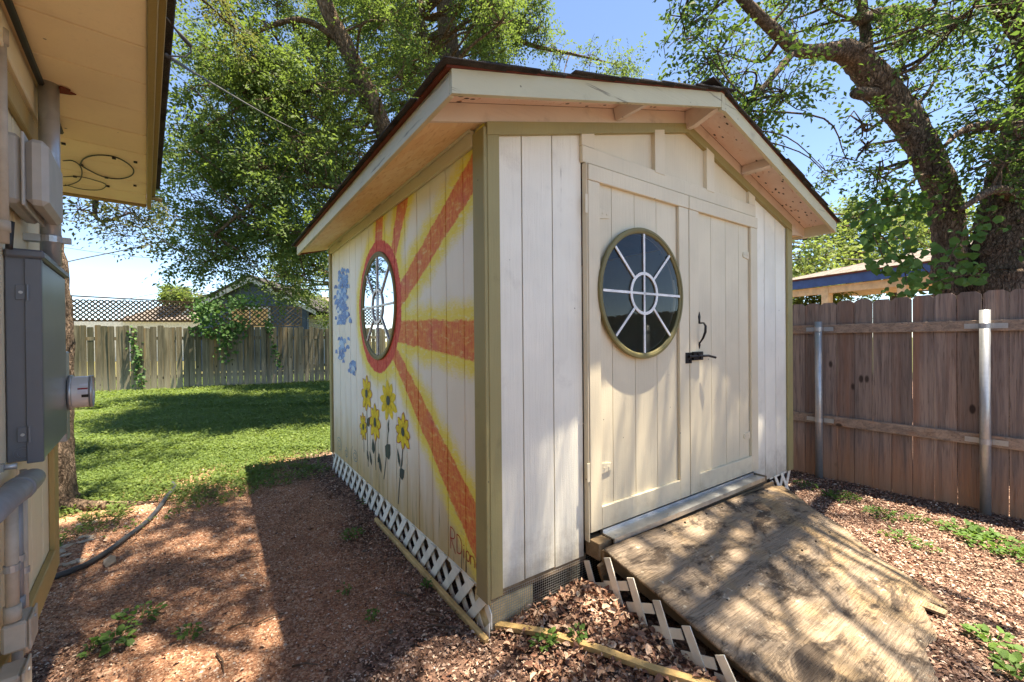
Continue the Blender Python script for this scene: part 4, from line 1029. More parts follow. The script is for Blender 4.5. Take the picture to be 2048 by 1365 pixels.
MB().prism([(-.03, -.02), (.02, -.03), (.014, -.012), (.03, -.006), (.02, .018), (.006, .012), (-.006, .03), (-.02, .012)], (-.01, .036, .6225), X_, Y_, (0, 0, .004)).build('torn_flashing', MAT['deck_edge'], mast)
tb = empty('cable_terminal_box', hw(1.75, NW, 1.845), HA); tag(tb, 'rounded light grey plastic cable box mounted above the electrical panel', 'utility box')
MB().box(-.16, .145, .002, .045, -.095, .105, .012).build('box_base', MAT['plasticgrey'], tb)
MB().box(-.165, .15, .0455, .052, -.10, .11, .003).build('box_flange', MAT['plasticgrey'], tb)
MB().box(-.158, .142, .0525, .098, -.092, .10, .030).build('box_lid', MAT['plasticgrey'], tb)
MB().box(-.05, .03, .03, .055, .108, .125, .003).build('box_bracket', MAT['galv'], tb)
cabl([hw(1.86, .15, 1.70), hw(1.87, .147, 1.62)], .008, 'drop_cable', 'short black cable below the grey plastic cable box', 'cable', MAT['cable'])
lp = empty('white_downpipe', hw(1.97, .152, 1.62), HA); tag(lp, 'slim cream conduit pipe running up the house wall at the frame edge', 'conduit')
MB().tube([(0, 0, 0), (0, 0, .56)], .0125, 12).build('pipe', MAT['pipe'], lp, True); MB().tube([(0, 0, .535), (0, 0, .575)], .0165, 12).build('coupling', MAT['pipe'], lp, True); MB().tube([(0, 0, .03), (0, 0, .06)], .0155, 12).build('coupling', MAT['pipe'], lp, True)
cb = empty('conduit_fitting', hw(2.0, .18, .955), HA); tag(cb, 'fat grey round-ended conduit fitting below the electrical panel', 'conduit')
m = MB().tube([(.34, 0, .03), (.0, 0, .005), (-.10, 0, -.003), (-.17, 0, -.008), (-.195, 0, -.01)], [.029, .029, .031, .028, .017], 16); m.build('elbow', MAT['pipegrey'], cb, True)
MB().tube([(.02, 0, .006), (-.005, 0, .004)], .033, 16).build('coupling', MAT['pipegrey'], cb, True)
for i, (s, n, z0, z1, r, lab, mt_) in enumerate(((2.02, .168, .62, .93, .013, 'thick tan conduit dropping from the fat grey fitting', 'pipe'), (1.925, .165, .60, .93, .010, 'grey conduit between the thick tan one and the thin one', 'pipegrey'), (1.80, .158, .42, .97, .008, 'thin tan conduit nearest the house corner', 'pipe'))):
    e = empty('conduit_pipe', hw(s, n, z0), HA); tag(e, lab, 'conduit')
    MB().tube([(0, 0, 0), (0, 0, z1-z0)], r, 12).build('pipe', MAT[mt_], e, True)
    MB().ring((0, 0, (z1-z0)*.45), X_, Y_, [(r, -.009), (r+.003, -.009), (r+.003, .009), (r, .009)], 14).obox((-r-.012, 0, (z1-z0)*.45), X_, Y_, Z_, .012, .002, .009).build('pipe_strap', MAT['galv'], e)
    MB().tube([(0, 0, .0), (0, 0, .04)], r*1.3, 12).build('coupling', MAT[mt_], e, True)
for s, n, z, hh, lab in ((1.985, .17, .575, .038, 'small grey junction box under the conduits on the house wall'), (2.075, .17, .475, .045, 'lower dented grey junction box on the conduit by the frame edge')):
    e = empty('junction_box', hw(s, n, z), HA); tag(e, lab, 'junction box')
    MB().box(-.045, .045, -.022, .026, -hh, hh, .006).build('box_body', MAT['pipe'], e); MB().box(-.047, .047, .0265, .032, -hh-.003, hh+.003, .002).build('box_cover', MAT['pipe'], e)
    MB().tube([(0, .0325, hh*.7), (0, .036, hh*.7)], .005, 8).build('screw', MAT['galv'], e)
    MB().tube([(.0, 0, -hh), (.0, 0, -.42)], .011, 12).build('pipe_stub', MAT['pipe'], e, True)
e = empty('ground_clamp', hw(1.99, .155, 1.02), HA); tag(e, 'small shiny clamp on the pipe beside the grey panel foot', 'clamp')
MB().tube([(0, -.01, 0), (0, .02, 0)], .008, 8).build('bolt', MAT['galv'], e, True); MB().box(-.012, .012, -.012, -.002, -.01, .01).build('strap', MAT['galv'], e)

# ------------------------------------------------------------------ trees
def sprigs(Q, T, k, length, leaf, wid, droop=.25, spread=.95):
    """leafy twigs: k leaves along each twig of direction T"""
    n = len(Q); T = unit(T); up = np.tile(A3(0,0,1), (n,1))+rng.normal(0, .45, (n,3)); B = unit(np.cross(T, up)); N = unit(np.cross(B, T))
    out = []
    Ln = length*rng.uniform(.7, 1.25, n)
    for j in range(k):
        t = (j+.6)/k; sd = 1 if j % 2 else -1; last = j == k-1
        P = Q+T*(Ln*t)[:, None]-A3(0,0,1)*(droop*Ln*t*t)[:, None]
        dv = T*(1.0 if last else .55)+B*sd*(0 if last else spread)+rng.normal(0, .25, (n,3)); dv[:, 2] -= .25
        nn = N+rng.normal(0, .45, (n,3)); sz = leaf*rng.uniform(.5, 1.4, n)
        out.append(leafquads(P, dv, nn, sz, sz*wid))
    V = np.concatenate([o[0] for o in out]); return V
def make_tree(name, label, limbs, clumps, leaf, wid, mats, group=None, k=8, slen=.3, nsub=7, rough=.10, nr=14, cat='tree', base=None):
    """limbs: lists of (x,y,z,r); clumps: (centre, radius, twigs)"""
    b0 = np.array(limbs[0][0][:3]) if base is None else np.asarray(base, float)
    e = empty(name, b0); tag(e, label, cat, group); off = np.append(b0, 0)
    tr = MB(); allp = []; rs = np.random.default_rng(3)
    for li, L_ in enumerate(limbs):
        p = limb_pts(L_); allp.append(p)
        q = p-off; tr.tube([r[:3] for r in q], [max(r[3], .006) for r in q], nr if p[0, 3] > .05 else 7, True, rough, rs)
    tr.build('trunk', MAT[mats[0]], e, True)
    allp = np.concatenate(allp); br = MB(); VV = []
    for c, r, ns in clumps:
        c = np.asarray(c, float); d = np.linalg.norm(allp[:, :3]-c, axis=1)+np.where(allp[:, 2] > c[2]+.4, .8, 0); a = allp[np.argmin(d)]
        mid = (a[:3]+c)/2+rng.normal(0, .12, 3)*min(1, np.linalg.norm(c-a[:3])); r0 = min(a[3]*.55, .012+.012*np.linalg.norm(c-a[:3]))
        P = limb_pts([(*a[:3], r0), (*mid, r0*.75), (*c, r0*.45)], 4); br.tube(P[:, :3]-b0, P[:, 3], 5, False)
        ends = c+rdir(nsub, -.75, .8)*r*rng.uniform(.7, 1.1, (nsub, 1))
        for en in ends:
            m2 = (c+en)/2+rng.normal(0, .05, 3); br.tube([c-b0, m2-b0, en-b0], [r0*.42, r0*.3, .003], 4, False)
        w = rng.integers(0, nsub, ns); t = rng.uniform(.15, 1.05, ns)[:, None]
        Q = c+(ends[w]-c)*t+rng.normal(0, r*.10, (ns, 3)); T = unit(ends[w]-c)*.9+rdir(ns)*.8+A3(0, 0, -.1)
        VV.append(sprigs(Q, T, k, slen, leaf, wid))
    if br.v: br.build('branches', MAT[mats[0]], e, True)
    V = np.concatenate(VV)-b0
    link('crown', mesh_np('crown', V, np.arange(len(V)).reshape(-1, 4)), MAT[mats[1]], e)
    return e
def in_poly(x, y, poly):
    c = False; n = len(poly)
    for i in range(n):
        (x1, y1), (x2, y2) = poly[i], poly[i-1]
        if (y1 > y) != (y2 > y) and x < (x2-x1)*(y-y1)/(y2-y1)+x1: c = not c
    return c
def pld(x, y, pl): return min(min(pld(x, y, q) for q in pl[0]), 1e9) if isinstance(pl[0], list) and isinstance(pl[0][0], list) else min(math.hypot(x-(a[0]+(b[0]-a[0])*t), y-(a[1]+(b[1]-a[1])*t)) for a, b in zip(pl[:-1], pl[1:]) for t in (0, .25, .5, .75, 1))
def fill(poly, n, D0, D1, r0, r1, tw, sd, avoid=None):
    R_ = random.Random(sd); xs = [p[0] for p in poly]; ys = [p[1] for p in poly]; out = []
    while len(out) < n:
        x, y = R_.uniform(min(xs), max(xs)), R_.uniform(min(ys), max(ys))
        if not in_poly(x, y, poly): continue
        r = R_.uniform(r0, r1); D = R_.uniform(D0, D1)
        if avoid and D < avoid[1] and pld(x, y, avoid[0]) < avoid[2]: continue      # keep the trunk open to view, as it is
        out.append((px(x, y, D), r, int(tw*r*r/.25)))
    return out
P4 = lambda x, y, D, r: (*px(x, y, D), r)
# big elm behind the shed: forked trunk, crown hanging over the lawn
t1 = [[(-1.1, 8.0, -.1, .30), (-1.12, 8.0, 1.0, .25), P4(906, 590, 8, .23), P4(895, 500, 8, .22), P4(850, 400, 7.95, .19), P4(795, 325, 7.9, .18), P4(738, 190, 7.7, .16), P4(690, 90, 7.5, .14), P4(648, 0, 7.3, .125), P4(600, -170, 7.0, .09), P4(560, -360, 6.8, .05)],
      [P4(905, 540, 8, .17), P4(925, 450, 8.2, .14), P4(918, 385, 8.3, .125), P4(893, 300, 8.5, .11), P4(862, 170, 8.7, .09), P4(845, 60, 8.8, .08), P4(830, -150, 9, .05)],
      [P4(850, 400, 7.95, .08), P4(760, 400, 7.5, .06), P4(640, 370, 7.0, .05), P4(520, 400, 6.8, .035), P4(430, 470, 6.7, .02)],
      [P4(738, 190, 7.7, .07), P4(640, 180, 7.2, .05), P4(520, 200, 6.9, .035), P4(400, 260, 6.7, .02)],
      [P4(690, 90, 7.5, .06), P4(600, 40, 7.3, .045), P4(480, 80, 7.2, .03), P4(400, 140, 7.2, .015)]]
TA = ([[[(905,580),(880,470),(795,325),(738,190),(690,90),(645,-20)], [(903,200),(900,130),(891,0),(888,-60)]]], 10.2, 60)
TB = ([(1900,560),(1890,400),(1858,320),(1820,250),(1772,188),(1725,130),(1640,104),(1592,98),(1545,58),(1480,-10)], 4.75, 88)
c1 = fill([(470,-60),(560,-350),(1000,-350),(1010,90),(900,240),(800,330),(700,440),(650,520),(560,540),(470,560),(415,590),(385,520),(345,440),(340,220),(390,140),(440,60)], 150, 6.4, 9.6, .45, .75, 62, 1, TA)
c1 += fill([(345,190),(345,430),(420,560),(640,480),(760,330),(700,150),(470,90)], 38, 6.2, 7.2, .38, .6, 62, 2, TA)
c1 += fill([(560,-40),(1000,-40),(1010,90),(900,240),(800,330),(700,440),(650,520),(560,530),(520,300)], 34, 8.2, 10.0, .45, .7, 60, 71, TA)
c1 += fill([(345,200),(470,90),(600,60),(600,500),(440,545),(395,500),(350,430)], 8, 7.0, 8.2, .4, .6, 60, 72)
c1 += fill([(425,500),(610,490),(640,560),(560,590),(500,575),(440,610)], 8, 6.6, 7.6, .26, .40, 60, 74)
c1 += fill([(330,10),(460,-60),(440,30),(350,40)], 5, 6.6, 7.0, .25, .4, 60, 22)
make_tree('elm_tree', 'big elm with forked trunk rising directly behind the shed roof', t1, c1, .062, .5, ('bark', 'leaf'), k=8, slen=.28)
t2 = [[(-1.5, 10.3, -.1, .33), (-1.52, 10.3, 2, .27), P4(901, 300, 10.3, .25), P4(900, 130, 10.3, .24), P4(891, 0, 10.3, .22), P4(884, -220, 10.3, .17), P4(890, -480, 10.3, .08)],
      [P4(900, 130, 10.3, .09), P4(985, 60, 10, .07), P4(1060, 90, 9.8, .05), P4(1150, 110, 9.7, .03), P4(1235, 130, 9.6, .012)]]
c2 = fill([(900,-300),(1120,-300),(1060,20),(1040,170),(905,170)], 34, 9.4, 11, .5, .8, 52, 3, ([(900,170),(891,-20)], 10.4, 55)) + fill([(1040,10),(1130,40),(1200,95),(1265,115),(1262,160),(1060,160)], 17, 9.3, 10.2, .28, .46, 46, 4)
c2 += fill([(600,-60),(1010,-60),(1010,90),(900,250),(800,340),(700,440),(660,470),(620,250)], 60, 10.6, 12.6, .55, .9, 56, 73)
make_tree('elm_tree', 'straight grey elm trunk seen just left of the shed gable', t2, c2, .068, .5, ('bark', 'leaf'), k=8, slen=.3)
# leaning oak right of the shed and its crown, which also spreads over the yard
t3 = [[(4.78, 4.55, -.15, .24), P4(1903, 620, 4.6, .142), P4(1903, 545, 4.6, .17), P4(1899, 480, 4.6, .142), P4(1888, 400, 4.6, .142), P4(1858, 320, 4.6, .142), P4(1820, 250, 4.6, .142), P4(1772, 188, 4.55, .142), P4(1725, 130, 4.5, .135), P4(1690, 103, 4.4, .105), P4(1640, 104, 4.35, .07), P4(1592, 98, 4.3, .062), P4(1545, 58, 4.2, .055), P4(1498, 12, 4.1, .05), P4(1455, -50, 4.0, .055), P4(1380, -210, 3.8, .045), P4(1260, -420, 3.5, .03)],
      [P4(1735, 140, 4.6, .07), P4(1728, 40, 4.75, .05), P4(1700, -80, 4.75, .05), P4(1640, -260, 4.5, .05), P4(1560, -500, 4.2, .06), (1.9, 3.2, 8.4, .04)],
      [P4(1757, 190, 4.55, .07), P4(1728, 188, 4.4, .06), P4(1710, 186, 4.32, .05)],
      [P4(1715, 40, 4.6, .06), P4(1800, 20, 4.9, .045), P4(1880, 40, 5.0, .03), P4(1950, 30, 5.0, .015)],
      [P4(1592, 98, 4.3, .04), P4(1540, 160, 4.1, .028), P4(1480, 230, 4.0, .018), P4(1440, 300, 3.95, .008)],
      [P4(1640, -260, 4.5, .07), (3.8, 3.4, 7.4, .06), (3.2, 2.2, 8.6, .05), (2.2, 1.2, 9.2, .03)]]
R5 = random.Random(5)
c3 = fill([(1345,40),(1420,-60),(1700,-60),(1960,-40),(1955,50),(1850,80),(1720,95),(1640,130),(1560,200),(1450,150)], 30, 3.7, 5.0, .25, .42, 60, 6, TB)
c3 += fill([(1400,130),(1560,110),(1680,190),(1640,250),(1560,240),(1500,330),(1440,290)], 10, 3.8, 4.4, .22, .34, 56, 7, TB)
c3 += fill([(1650,270),(1720,290),(1690,370),(1640,360)], 3, 4.0, 4.3, .16, .24, 60, 8) + fill([(1720,205),(1760,220),(1730,300),(1690,260)], 3, 4.0, 4.3, .16, .24, 60, 81)
c3 += fill([(1790,130),(1890,140),(1890,230),(1850,260)], 6, 4.6, 5.2, .22, .32, 60, 9, TB)
c3 += fill([(1700,340),(1760,300),(1800,330),(1790,400),(1720,420)], 4, 4.2, 4.6, .16, .26, 60, 10, TB)
def canopy(n, x0, x1, y0, y1, z0, z1, tw, sd, r0=.35, r1=.62):
    R_ = random.Random(sd); return [(A3(R_.uniform(x0, x1), R_.uniform(y0, y1), R_.uniform(z0, z1)), (lambda r: r)(R_.uniform(r0, r1)), tw) for _ in range(n)]
c3 += canopy(40, 1.2, 5.2, -.4, 4.4, 7.4, 9.8, 66, 41, .42, .7)
make_tree('oak_tree', 'leaning dark-barked oak whose crooked limb reaches over the shed roof', t3, c3, .056, .46, ('bark_dark', 'leaf_deep'), k=9, slen=.30, rough=.14, nr=18)
t4 = [[(5.3, 4.25, -.15, .44), P4(2040, 600, 4.3, .40), P4(2038, 540, 4.3, .37), P4(2036, 460, 4.3, .31), P4(2046, 380, 4.3, .28), P4(2075, 260, 4.3, .25), P4(2100, 150, 4.25, .22), P4(2060, 60, 4.1, .13), P4(2010, -10, 4.0, .11), P4(1960, -110, 3.9, .09), P4(1900, -300, 3.6, .06), (2.6, 2.2, 8.0, .04), (1.4, .8, 8.8, .025)],
      [P4(2075, 260, 4.3, .10), P4(2000, 250, 4.0, .05), P4(1930, 260, 3.9, .03), P4(1890, 290, 3.85, .012)],
      [P4(2040, 400, 4.3, .07), P4(1990, 380, 3.95, .04), P4(1920, 420, 3.9, .02)], [P4(1960, -110, 3.9, .07), (2.2, 1.4, 7.4, .05), (1.0, 1.6, 8.2, .03), (-.4, 2.0, 8.6, .015)]]
c4 = fill([(1910,250),(1980,190),(2060,150),(2120,300),(2110,420),(2000,420),(1945,400),(1915,340)], 18, 3.75, 4.3, .2, .34, 60, 12, TB)
c4 += fill([(1985,60),(2060,90),(2080,160),(2010,150)], 4, 3.8, 4.2, .16, .25, 60, 13)
c4 += canopy(20, -.7, 3.1, -.6, 2.6, 7.6, 9.8, 62, 43, .4, .7) + canopy(30, -1.4, 1.6, 1.2, 3.8, 7.4, 9.4, 78, 47, .42, .68)
make_tree('oak_tree', 'second massive oak trunk behind the fence at the right frame edge', t4, c4, .062, .46, ('bark_dark', 'leaf_deep'), k=8, slen=.32, rough=.16, nr=22)
# trunk squeezed between the house corner and the lawn
t5 = [[(-3.84, 3.50, -.1, .22), (-3.84, 3.50, .12, .165), (-3.83, 3.50, .6, .135), (-3.80, 3.50, 1.2, .13), (-3.84, 3.52, 1.8, .125), (-3.96, 3.55, 2.5, .12), (-4.1, 3.6, 3.6, .12), (-4.2, 3.7, 5.2, .09), (-4.0, 3.9, 6.8, .05)],
      [(-4.1, 3.6, 3.6, .06), (-4.3, 4.6, 3.9, .045), P4(190, 430, 5.0, .022), P4(270, 425, 5.1, .010)], [(-4.2, 3.7, 5.2, .05), (-3.2, 3.8, 6.2, .035), (-2.2, 3.8, 6.8, .02)]]
c5 = canopy(10, -1.9, -.4, 1.9, 3.6, 6.2, 7.6, 70, 48, .3, .45) + fill([(140,405),(330,412),(325,440),(260,475),(200,430),(140,425)], 11, 4.8, 5.4, .2, .3, 64, 14) + canopy(30, -5.2, -2.4, 2.8, 5.4, 5.2, 7.4, 66, 44)
make_tree('backyard_tree', 'rough-barked trunk standing between the house corner and the lawn', t5, c5, .05, .5, ('bark_dark', 'leaf_olive'), k=7, slen=.24, rough=.16, nr=18)
MB().tube([(-3.74, 3.44, .02), (-3.45, 3.42, .025), (-3.15, 3.5, .0), (-2.9, 3.62, -.03)], [.09, .05, .035, .02], 8).build('root', MAT['bark'], None, True)
tag(bpy.data.objects['root'], 'pale surface root crossing the soil from the trunk by the house', 'root')
# trees beyond the fences
far = [((8.2, 13.5), 'bushy light-green tree behind the blue patio cover', [(1585,430),(1700,410),(1830,430),(1850,560),(1700,600),(1585,610)], 34, 12, 15, 15),
       ((13.5, 15.0), 'pale green tree farther right behind the leaning oak', [(1780,400),(1960,380),(2060,420),(2060,560),(1880,580)], 26, 13, 16, 16),
       ((4.9, 11.0), 'dense green tree filling the gap between shed and patio cover', [(1575,470),(1650,480),(1660,560),(1600,660),(1575,640)], 14, 10.5, 11.5, 17),
       ((-22, 32.0), 'small round pale tree on the horizon above the back fence', [(335,585),(355,572),(395,574),(410,595),(360,605),(330,600)], 10, 30, 33, 18),
       ((-6.3, 17.5), 'darker tree standing between the back fence and the blue house', [(560,470),(680,470),(690,640),(650,660),(610,600),(560,560)], 20, 15.5, 18, 19)]
for (bx, by), lab, poly, n, D0, D1, sd in far:
    cs = fill(poly, n, D0, D1, .5 if by < 20 else .5, .9 if by < 20 else .8, 34, sd); zc = max(c[0][2] for c in cs)
    make_tree('far_tree', lab, [[(bx, by, -.1, .2), (bx+.1, by, zc*.4, .16), (bx, by+.1, zc*.75, .1), (bx+.2, by, zc, .04)]], cs, .11 if by < 20 else .2, .55, ('bark', 'leaf_far'), 'trees beyond the fences', k=6, slen=.4, nr=8)

# ------------------------------------------------------------------ ivy and vines
def vine(name, label, paths, leaf, mat, dens, spread, cat='vine'):
    b0 = np.asarray(paths[0][0], float); e = empty(name, b0); tag(e, label, cat); st = MB(); VV = []
    for p in paths:
        q = limb_pts([(*a, .006) for a in p], 5); st.tube(q[:, :3]-b0, .005, 5)
        n = int(dens*np.sum(np.linalg.norm(np.diff(q[:, :3], axis=0), axis=1))); i = rng.uniform(0, len(q)-1.01, n); k = i.astype(int); f = (i-k)[:, None]
        P = q[k, :3]*(1-f)+q[k+1, :3]*f+rng.normal(0, 1, (n, 3))*spread; sz = leaf*rng.uniform(.6, 1.3, n)
        toward = unit(A3(0, 0, CAMH)-P); nn = toward+A3(0,0,.5)+rng.normal(0, .5, (n,3)); T = rdir(n, -1, .2)
        T = T-nn*np.sum(T*unit(nn), 1)[:, None]*.8
        VV.append(leafhex(P, T, nn, sz, sz*.95, .1))
    st.build('stem', MAT['bark'], e, True); o_ = np.cumsum([0]+[len(q[0]) for q in VV]); V = np.concatenate([q[0] for q in VV])-b0
    link('foliage', mesh_np('foliage', V, np.concatenate([q[1]+k for q, k in zip(VV, o_)])), MAT[mat], e)
vine('ivy_vine', 'big-leaved ivy cascading over the fence below the leaning oak', [[px(1850,440,4.3), px(1800,430,4.25), px(1745,450,4.15), px(1760,500,4.1), px(1790,560,4.1)], [px(1860,395,4.3), px(1810,400,4.2), px(1760,400,4.15), px(1720,430,4.1)], [px(1880,560,4.2), px(1850,540,4.2), px(1820,500,4.2), px(1800,450,4.2)], [px(1745,450,4.15), px(1800,520,4.05), px(1815,570,4.0)]], .075, 'leaf_ivy', 95, .075)
vine('ivy_vine', 'low ivy sprigs along the fence top between the two oak trunks', [[px(1840,575,4.0), px(1900,555,4.0), px(1960,548,4.0)], [px(1900,500,4.2), px(1930,540,4.1), px(1955,560,4.05)], [px(1995,420,3.9), px(1930,470,3.95), px(1895,520,4.0)]], .07, 'leaf_ivy', 70, .06)
bfp = lambda s, z, o=-.03: tuple(BF0+BFd*s+A3(.4135, -.9105, 0)*-o+A3(0, 0, z))
vine('fence_vine', 'thick vine mound draped over the middle of the back fence', [[bfp(2.45,2.35,-.1), bfp(2.3,2.1,-.12), bfp(2.35,1.75,-.12), bfp(2.7,1.5,-.08)], [bfp(2.2,2.45,-.1), bfp(2.6,2.3,-.1), bfp(3.1,2.45,-.1), bfp(3.7,2.5,-.1)], [bfp(2.75,1.9,-.1), bfp(2.95,1.5,-.08), bfp(2.85,.95,-.06)], [bfp(3.4,1.9,-.1), bfp(3.0,1.7,-.08)]], .10, 'leaf_ivy', 190, .13)
vine('fence_vine', 'slender vine climbing the back fence near its left end', [[bfp(1.0,.15), bfp(.9,.6), bfp(.85,1.2), bfp(.75,1.75)]], .08, 'leaf_ivy', 110, .06)
vine('fence_vine', 'thin vine climbing the right part of the back fence', [[bfp(4.2,.6), bfp(4.1,1.1), bfp(3.95,1.7), bfp(3.9,1.95)]], .08, 'leaf_ivy', 90, .05)

# ------------------------------------------------------------------ neighbours
MAT['blue_siding'] = plain('slate_blue_siding', srgb(62,76,92), .7, 0, .3, .1, 3); MAT['trimwhite'] = plain('white_fascia', srgb(186,186,182), .6)
MAT['warmwin'] = plain('amber_blind', srgb(206,160,104), .6); MAT['bluefascia'] = plain('blue_fascia', srgb(66,94,150), .55); MAT['tanpost'] = plain('tan_post_paint', srgb(236,208,164), .6)
def nb_house():
    D = 19.5; c = px(508, 640, D); ang = .10
    e = empty('blue_house', (c[0], c[1], 0), ang); tag(e, 'slate blue gabled neighbour house beyond the back fence', 'house')
    zp = px(508, 556, D)[2]; ze = px(632, 622, D)[2]; hwid = (px(632, 622, D)[0]-c[0])
    wl = MB().prism([(-hwid*.82, 0), (hwid*.82, 0), (hwid*.82, ze+.15), (0, zp-.12), (-hwid*.82, ze+.15)], (0, 0, 0), X_, Z_, (0, .2, 0)).build('gable_wall', MAT['blue_siding'], e)
    zz = ze-.2
    while zz > .4: MB().box(-hwid*.81, hwid*.81, -.02, -.001, zz-.15, zz-.006).build('clapboard', MAT['blue_siding'], wl); zz -= .16
    for sg_ in (1, -1):
        MB().prism([(0, zp), (sg_*hwid, ze), (sg_*hwid, ze-.2), (0, zp-.22)], (0, -.35, 0), X_, Z_, (0, .05, 0)).build('rake_fascia', MAT['trimwhite'], e)
        MB().prism([(0, zp+.02), (sg_*(hwid+.1), ze), (sg_*(hwid+.1), ze+.08), (0, zp+.11)], (0, -.42, 0), X_, Z_, (0, 7, 0)).build('roof_slope', MAT['shingle'], e)
    x0, x1 = px(468, 640, D)[0]-c[0], px(536, 640, D)[0]-c[0]; z0, z1 = px(500, 655, D)[2], px(500, 618, D)[2]
    w = MB().box(x0-.1, x1+.1, -.08, -.025, z0-.1, z1+.1).build('window', MAT['trimwhite'], e)
    MB().box(x0, (x0+x1)/2-.03, -.095, -.085, z0, z1).build('window_blind', MAT['warmwin'], w); MB().box((x0+x1)/2+.03, x1, -.095, -.085, z0, z1).build('window_blind', MAT['warmwin'], w)
nb_house()
def nb_white():
    e = empty('white_house', px(640, 672, 24.5)*A3(1,1,0)); tag(e, 'pale house corner seen between the blue house and the shed', 'house')
    MB().box(-1.2, 2.5, 0, .2, 0, 2.6).build('wall', plain('pale_blue_wall', srgb(196,204,214), .7), e); MB().box(-1.5, 2.6, -.5, .3, 2.6, 2.78).build('fascia', MAT['trimwhite'], e); MB().prism([(-.5, 2.78), (3, 2.78), (3, 4.2)], (-1.5, 0, 0), Y_, Z_, (4.1, 0, 0)).build('roof', MAT['shingle_tan'], e)
    e2 = empty('white_house', px(260, 672, 30)*A3(1,1,0)); tag(e2, 'far pale house with brown roof seen through the dark lattice', 'house')
    z1 = px(300, 640, 30)[2]; z2 = px(300, 600, 30)[2]
    MB().box(-5, 9, 0, .2, 0, z1).build('wall', plain('far_cream_wall', srgb(222,214,200), .7), e2); MB().prism([(-.6, z1-.05), (4, z2+.1), (4, z1-.05)], (-.5, 0, 0), Y_, Z_, (6, 0, 0)).build('roof', MAT['shingle_tan'], e2)
nb_white()
def patio():
    D = 9.2; a = px(1560, 572, D+.6); b = px(1960, 529, D-2.6)
    e = empty('patio_cover', (a[0], a[1], 0), math.atan2(b[1]-a[1], b[0]-a[0])); tag(e, 'neighbour patio cover with blue fascia and tan posts over the fence', 'patio cover')
    Ln = math.hypot(*(b-a)[:2]); zt = 2.55
    z0 = a[2]; z1 = b[2]; zt = (z0+z1)/2
    MB().box(-.3, Ln+1.5, -.02, .02, zt-.09, zt+.09).build('fascia', MAT['bluefascia'], e)
    MB().box(-.32, Ln+1.5, -.06, .03, zt+.091, zt+.12).build('drip_edge', MAT['deck_edge'], e)
    MB().add([(-.32, -.05, zt+.125), (Ln+1.5, -.05, zt+.125), (Ln+1.5, 3.2, zt+.95), (2.6, 3.2, zt+.95)], [(0,1,2,3)]).build('hip_roof', MAT['shingle_tan'], e)
    MB().box(-.28, Ln+1.4, .1, 3, zt-.1, zt-.09).build('ceiling', MAT['tanpost'], e)
    for xx, w_ in ((1672, .14), (1770, .14)):
        t = (xx-1580)/(1960-1580); P_ = a+(b-a)*max(0, (xx-1565)/(1960-1565)*1.25-.06 if xx < 1700 else .68)
        MB().box(np.linalg.norm((P_-a)[:2])-w_/2, np.linalg.norm((P_-a)[:2])+w_/2, .1, .1+w_, -.1, zt-.1).build('post', MAT['tanpost'], e)
    MB().box(Ln*.80, Ln+1.4, .3, .4, -.1, zt-.1).build('wall_panel', MAT['tanpost'], e)
    MB().box(-.2, Ln, .11, .2, zt-.24, zt-.1).build('header_beam', MAT['tanpost'], e)
patio()

# ------------------------------------------------------------------ overhead wires
def wire(pts, r, label, name='overhead_wire'):
    q = limb_pts([(*p, r) for p in pts], 8); o = MB().tube(q[:, :3], r, 5).build(name, MAT['cable_grey'], None, True); tag(o, label, 'wire', 'overhead wires')
wire([pg(331,110,2.35), px(420,165,3.2), px(560,245,5.5), px(660,292,8), px(745,325,12)], .008, 'twisted service wire running from the eave down into the elm crown')
wire([hz(163,330), px(200,357,3.4), px(335,488,5.0), px(480,572,8), px(640,655,13.5)], .006, 'black cable sagging from the coil under the eave to the back fence')
wire([px(60,545,24), px(140,523,24), px(260,498,24), px(375,470,24), px(520,430,24)], .03, 'dark power line crossing the pale sky above the back lattice')
wire([px(60,485,34), px(250,512,34), px(420,522,34)], .02, 'faint thin power line crossing behind the darker one')
wire([px(220,605,30), px(310,588,30), px(400,570,30)], .02, 'short power line rising to the small horizon tree')
wire([px(1575,515,11), px(1660,517,11), px(1760,522,11), px(1840,526,11)], .014, 'pale wire strung in front of the tree beyond the shed corner')
a_, b_ = pg(333,36,2.36), pg(331,112,2.35); d_ = b_[1]
o = MB().tube([a_, px(352,60,d_-.04), px(368,78,d_+.02), px(381,92,d_+.05)], [.003, .0035, .008, .007], 8).tube([px(381,92,d_+.05), px(382,105,d_+.06), px(370,114,d_+.05), b_], .003, 6).build('wire_splice', MAT['cable_grey'], None, True); tag(o, 'grey splice with a drooping wire tail at the eave edge', 'wire splice')

# ------------------------------------------------------------------ small things on the ground
MAT['hose'] = plain('black_poly_pipe', (.045,.047,.05), .5, 0, .4, .2, 10)
hp = [pg(a, b, .028) for a, b in ((60,1185),(92,1158),(140,1141),(190,1118),(245,1080),(290,1045),(320,1010),(340,985),(350,970),(345,962))]
q = limb_pts([(*p, .022) for p in hp], 6); q[:, 2] = [zgs(a[0], a[1])+.02 for a in q]
o = MB().tube(q[:, :3], .016, 10).build('black_hose', MAT['hose'], None, True); tag(o, 'black drain hose curving from under the house to the lawn', 'hose')
def rock(name, c, s, label, mat, seed, group=None):
    R_ = np.random.default_rng(seed); P = unit(R_.normal(0, 1, (26, 3)))*R_.uniform(.75, 1.0, (26, 1))*np.array(s)
    import bmesh
    bm_ = bmesh.new(); [bm_.verts.new(p) for p in P]; bmesh.ops.convex_hull(bm_, input=bm_.verts)
    me = bpy.data.meshes.new(name); bm_.to_mesh(me); bm_.free()
    o = link(name, me, mat, loc=(c[0], c[1], zgs(c[0], c[1])+s[2]*.45)); o.rotation_euler = (0, 0, R_.uniform(0, 6)); tag(o, label, 'rock', group); return o
